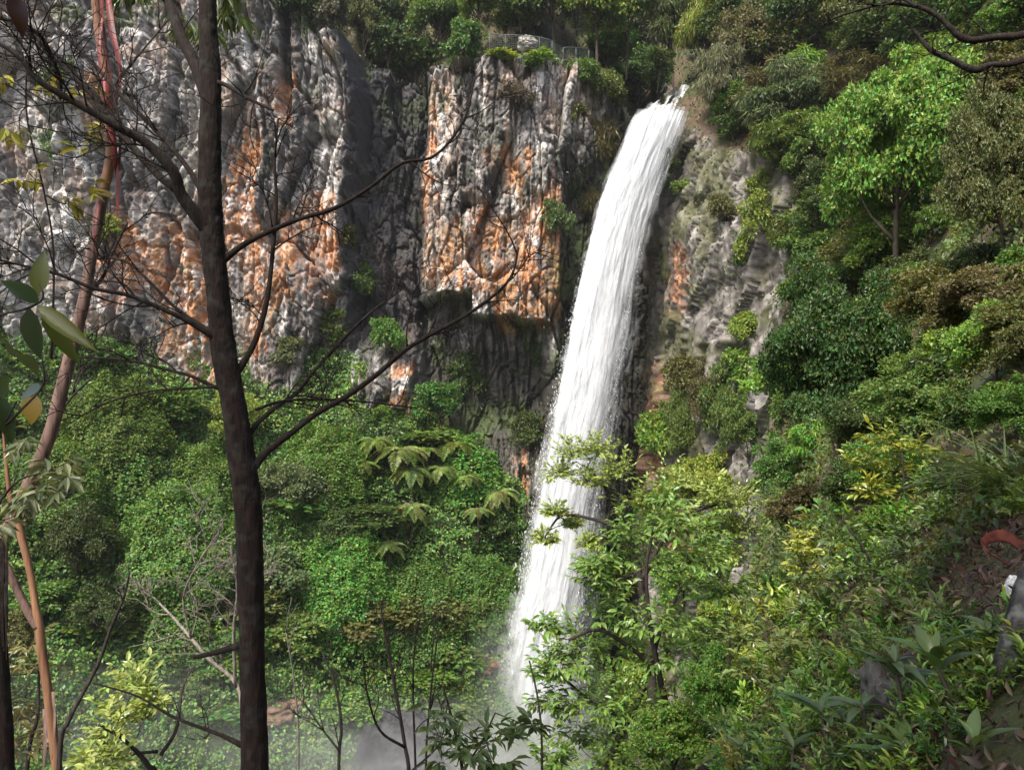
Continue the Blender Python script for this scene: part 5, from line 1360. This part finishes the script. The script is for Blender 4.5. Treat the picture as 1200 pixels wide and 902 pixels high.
# boulders by the pool
bb = blob('wet_boulder', list(at(470, 885, 68)), (3.9, 3.4, 3.7), M_ROCK, .32, 1.7, 15, [(.014, .014, .016), (.04, .04, .043)], nu=120, nv=80); tag(bb, 'big dark wet boulder in the mist at the pool', 'boulder')
bb = blob('orange_ledge', list(ray(566, 782, SLOPE) + Vector((0, .5, .2))), (1.7, 1.6, .6), M_ROCK, .5, 2.4, 17, [(.08, .04, .022), (.13, .068, .036)]); tag(bb, 'low orange-brown rock ledge at the left foot of the waterfall', 'rock')
bb = blob('earth_patch', list(ray(310, 834, SLOPE) + Vector((0, .9, .0))), (3.0, 2.6, .8), M_SOIL, .45, 2.6, 18, [(.10, .058, .034), (.15, .095, .06)]); tag(bb, 'bare brown earth patch right of and behind the dark trunk', 'earth patch')

# ------------------------------------------------------------------ spray mist over the pool
def mist(name, c, rad, dens, label):
    m_, t = new_mat(name); L = t.links.new
    tc = N(t, 'ShaderNodeTexCoord')
    ln = N(t, 'ShaderNodeVectorMath', operation='LENGTH'); L(tc.outputs['Object'], ln.inputs[0])
    fa = N(t, 'ShaderNodeMapRange'); fa.interpolation_type = 'SMOOTHSTEP'
    fa.inputs['From Min'].default_value = 1.0; fa.inputs['From Max'].default_value = 0.1; fa.inputs['To Max'].default_value = dens
    L(ln.outputs['Value'], fa.inputs['Value'])
    n = N(t, 'ShaderNodeTexNoise'); n.inputs['Scale'].default_value = 2.2; n.inputs['Detail'].default_value = 3; L(tc.outputs['Object'], n.inputs['Vector'])
    mr = N(t, 'ShaderNodeMapRange'); mr.inputs['From Min'].default_value = .35; mr.inputs['From Max'].default_value = .65; L(n.outputs[0], mr.inputs['Value'])
    mu = N(t, 'ShaderNodeMath', operation='MULTIPLY'); L(fa.outputs[0], mu.inputs[0]); L(mr.outputs[0], mu.inputs[1])
    v = N(t, 'ShaderNodeVolumePrincipled'); v.inputs['Color'].default_value = (.95, .97, 1, 1); v.inputs['Anisotropy'].default_value = 0.2
    L(mu.outputs[0], v.inputs['Density'])
    o = N(t, 'ShaderNodeOutputMaterial'); L(v.outputs[0], o.inputs['Volume'])
    ob = blob(name, (0, 0, 0), (1, 1, 1), m_, 0, 1, 1, [(1, 1, 1), (1, 1, 1)], nu=24, nv=16)
    ob.location = c; ob.scale = rad
    return tag(ob, label, None, kind='stuff')
mist('pool_mist', at(420, 930, 64), (22, 12, 8), .17, 'white spray mist drifting over the pool')
mist('spray_cloud', at(560, 885, 72), (13, 6, 6), .30, 'billowing white spray cloud left of the foot of the waterfall')
mist('fall_mist', at(615, 850, 76), (9, 5, 13), .24, 'white spray mist around the foot of the waterfall')
mist('valley_mist', at(100, 850, 58), (30, 8, 7), .02, 'thin mist at the lower left of the valley')
SC.cycles.volume_step_rate = 4.0
SC.cycles.volume_preview_step_rate = 4.0
SC.cycles.volume_max_steps = 64

# the damp air of the gorge
hz, t = new_mat('haze')
v = N(t, 'ShaderNodeVolumePrincipled'); v.inputs['Color'].default_value = (.93, .97, 1, 1); v.inputs['Density'].default_value = 0.00014; v.inputs['Anisotropy'].default_value = 0.3
o = N(t, 'ShaderNodeOutputMaterial'); t.links.new(v.outputs[0], o.inputs['Volume'])
x0, x1, y0, y1, z0, z1 = -170, 150, -70, 170, -43, 110
V = np.array([[x, y, z] for z in (z0, z1) for y in (y0, y1) for x in (x0, x1)], float)
tag(link('haze', make_mesh('haze', V, [np.array([[0, 2, 3, 1], [4, 5, 7, 6], [0, 1, 5, 4], [2, 6, 7, 3], [0, 4, 6, 2], [1, 3, 7, 5]])], [hz])), 'thin damp air filling the gorge', None, kind='stuff')
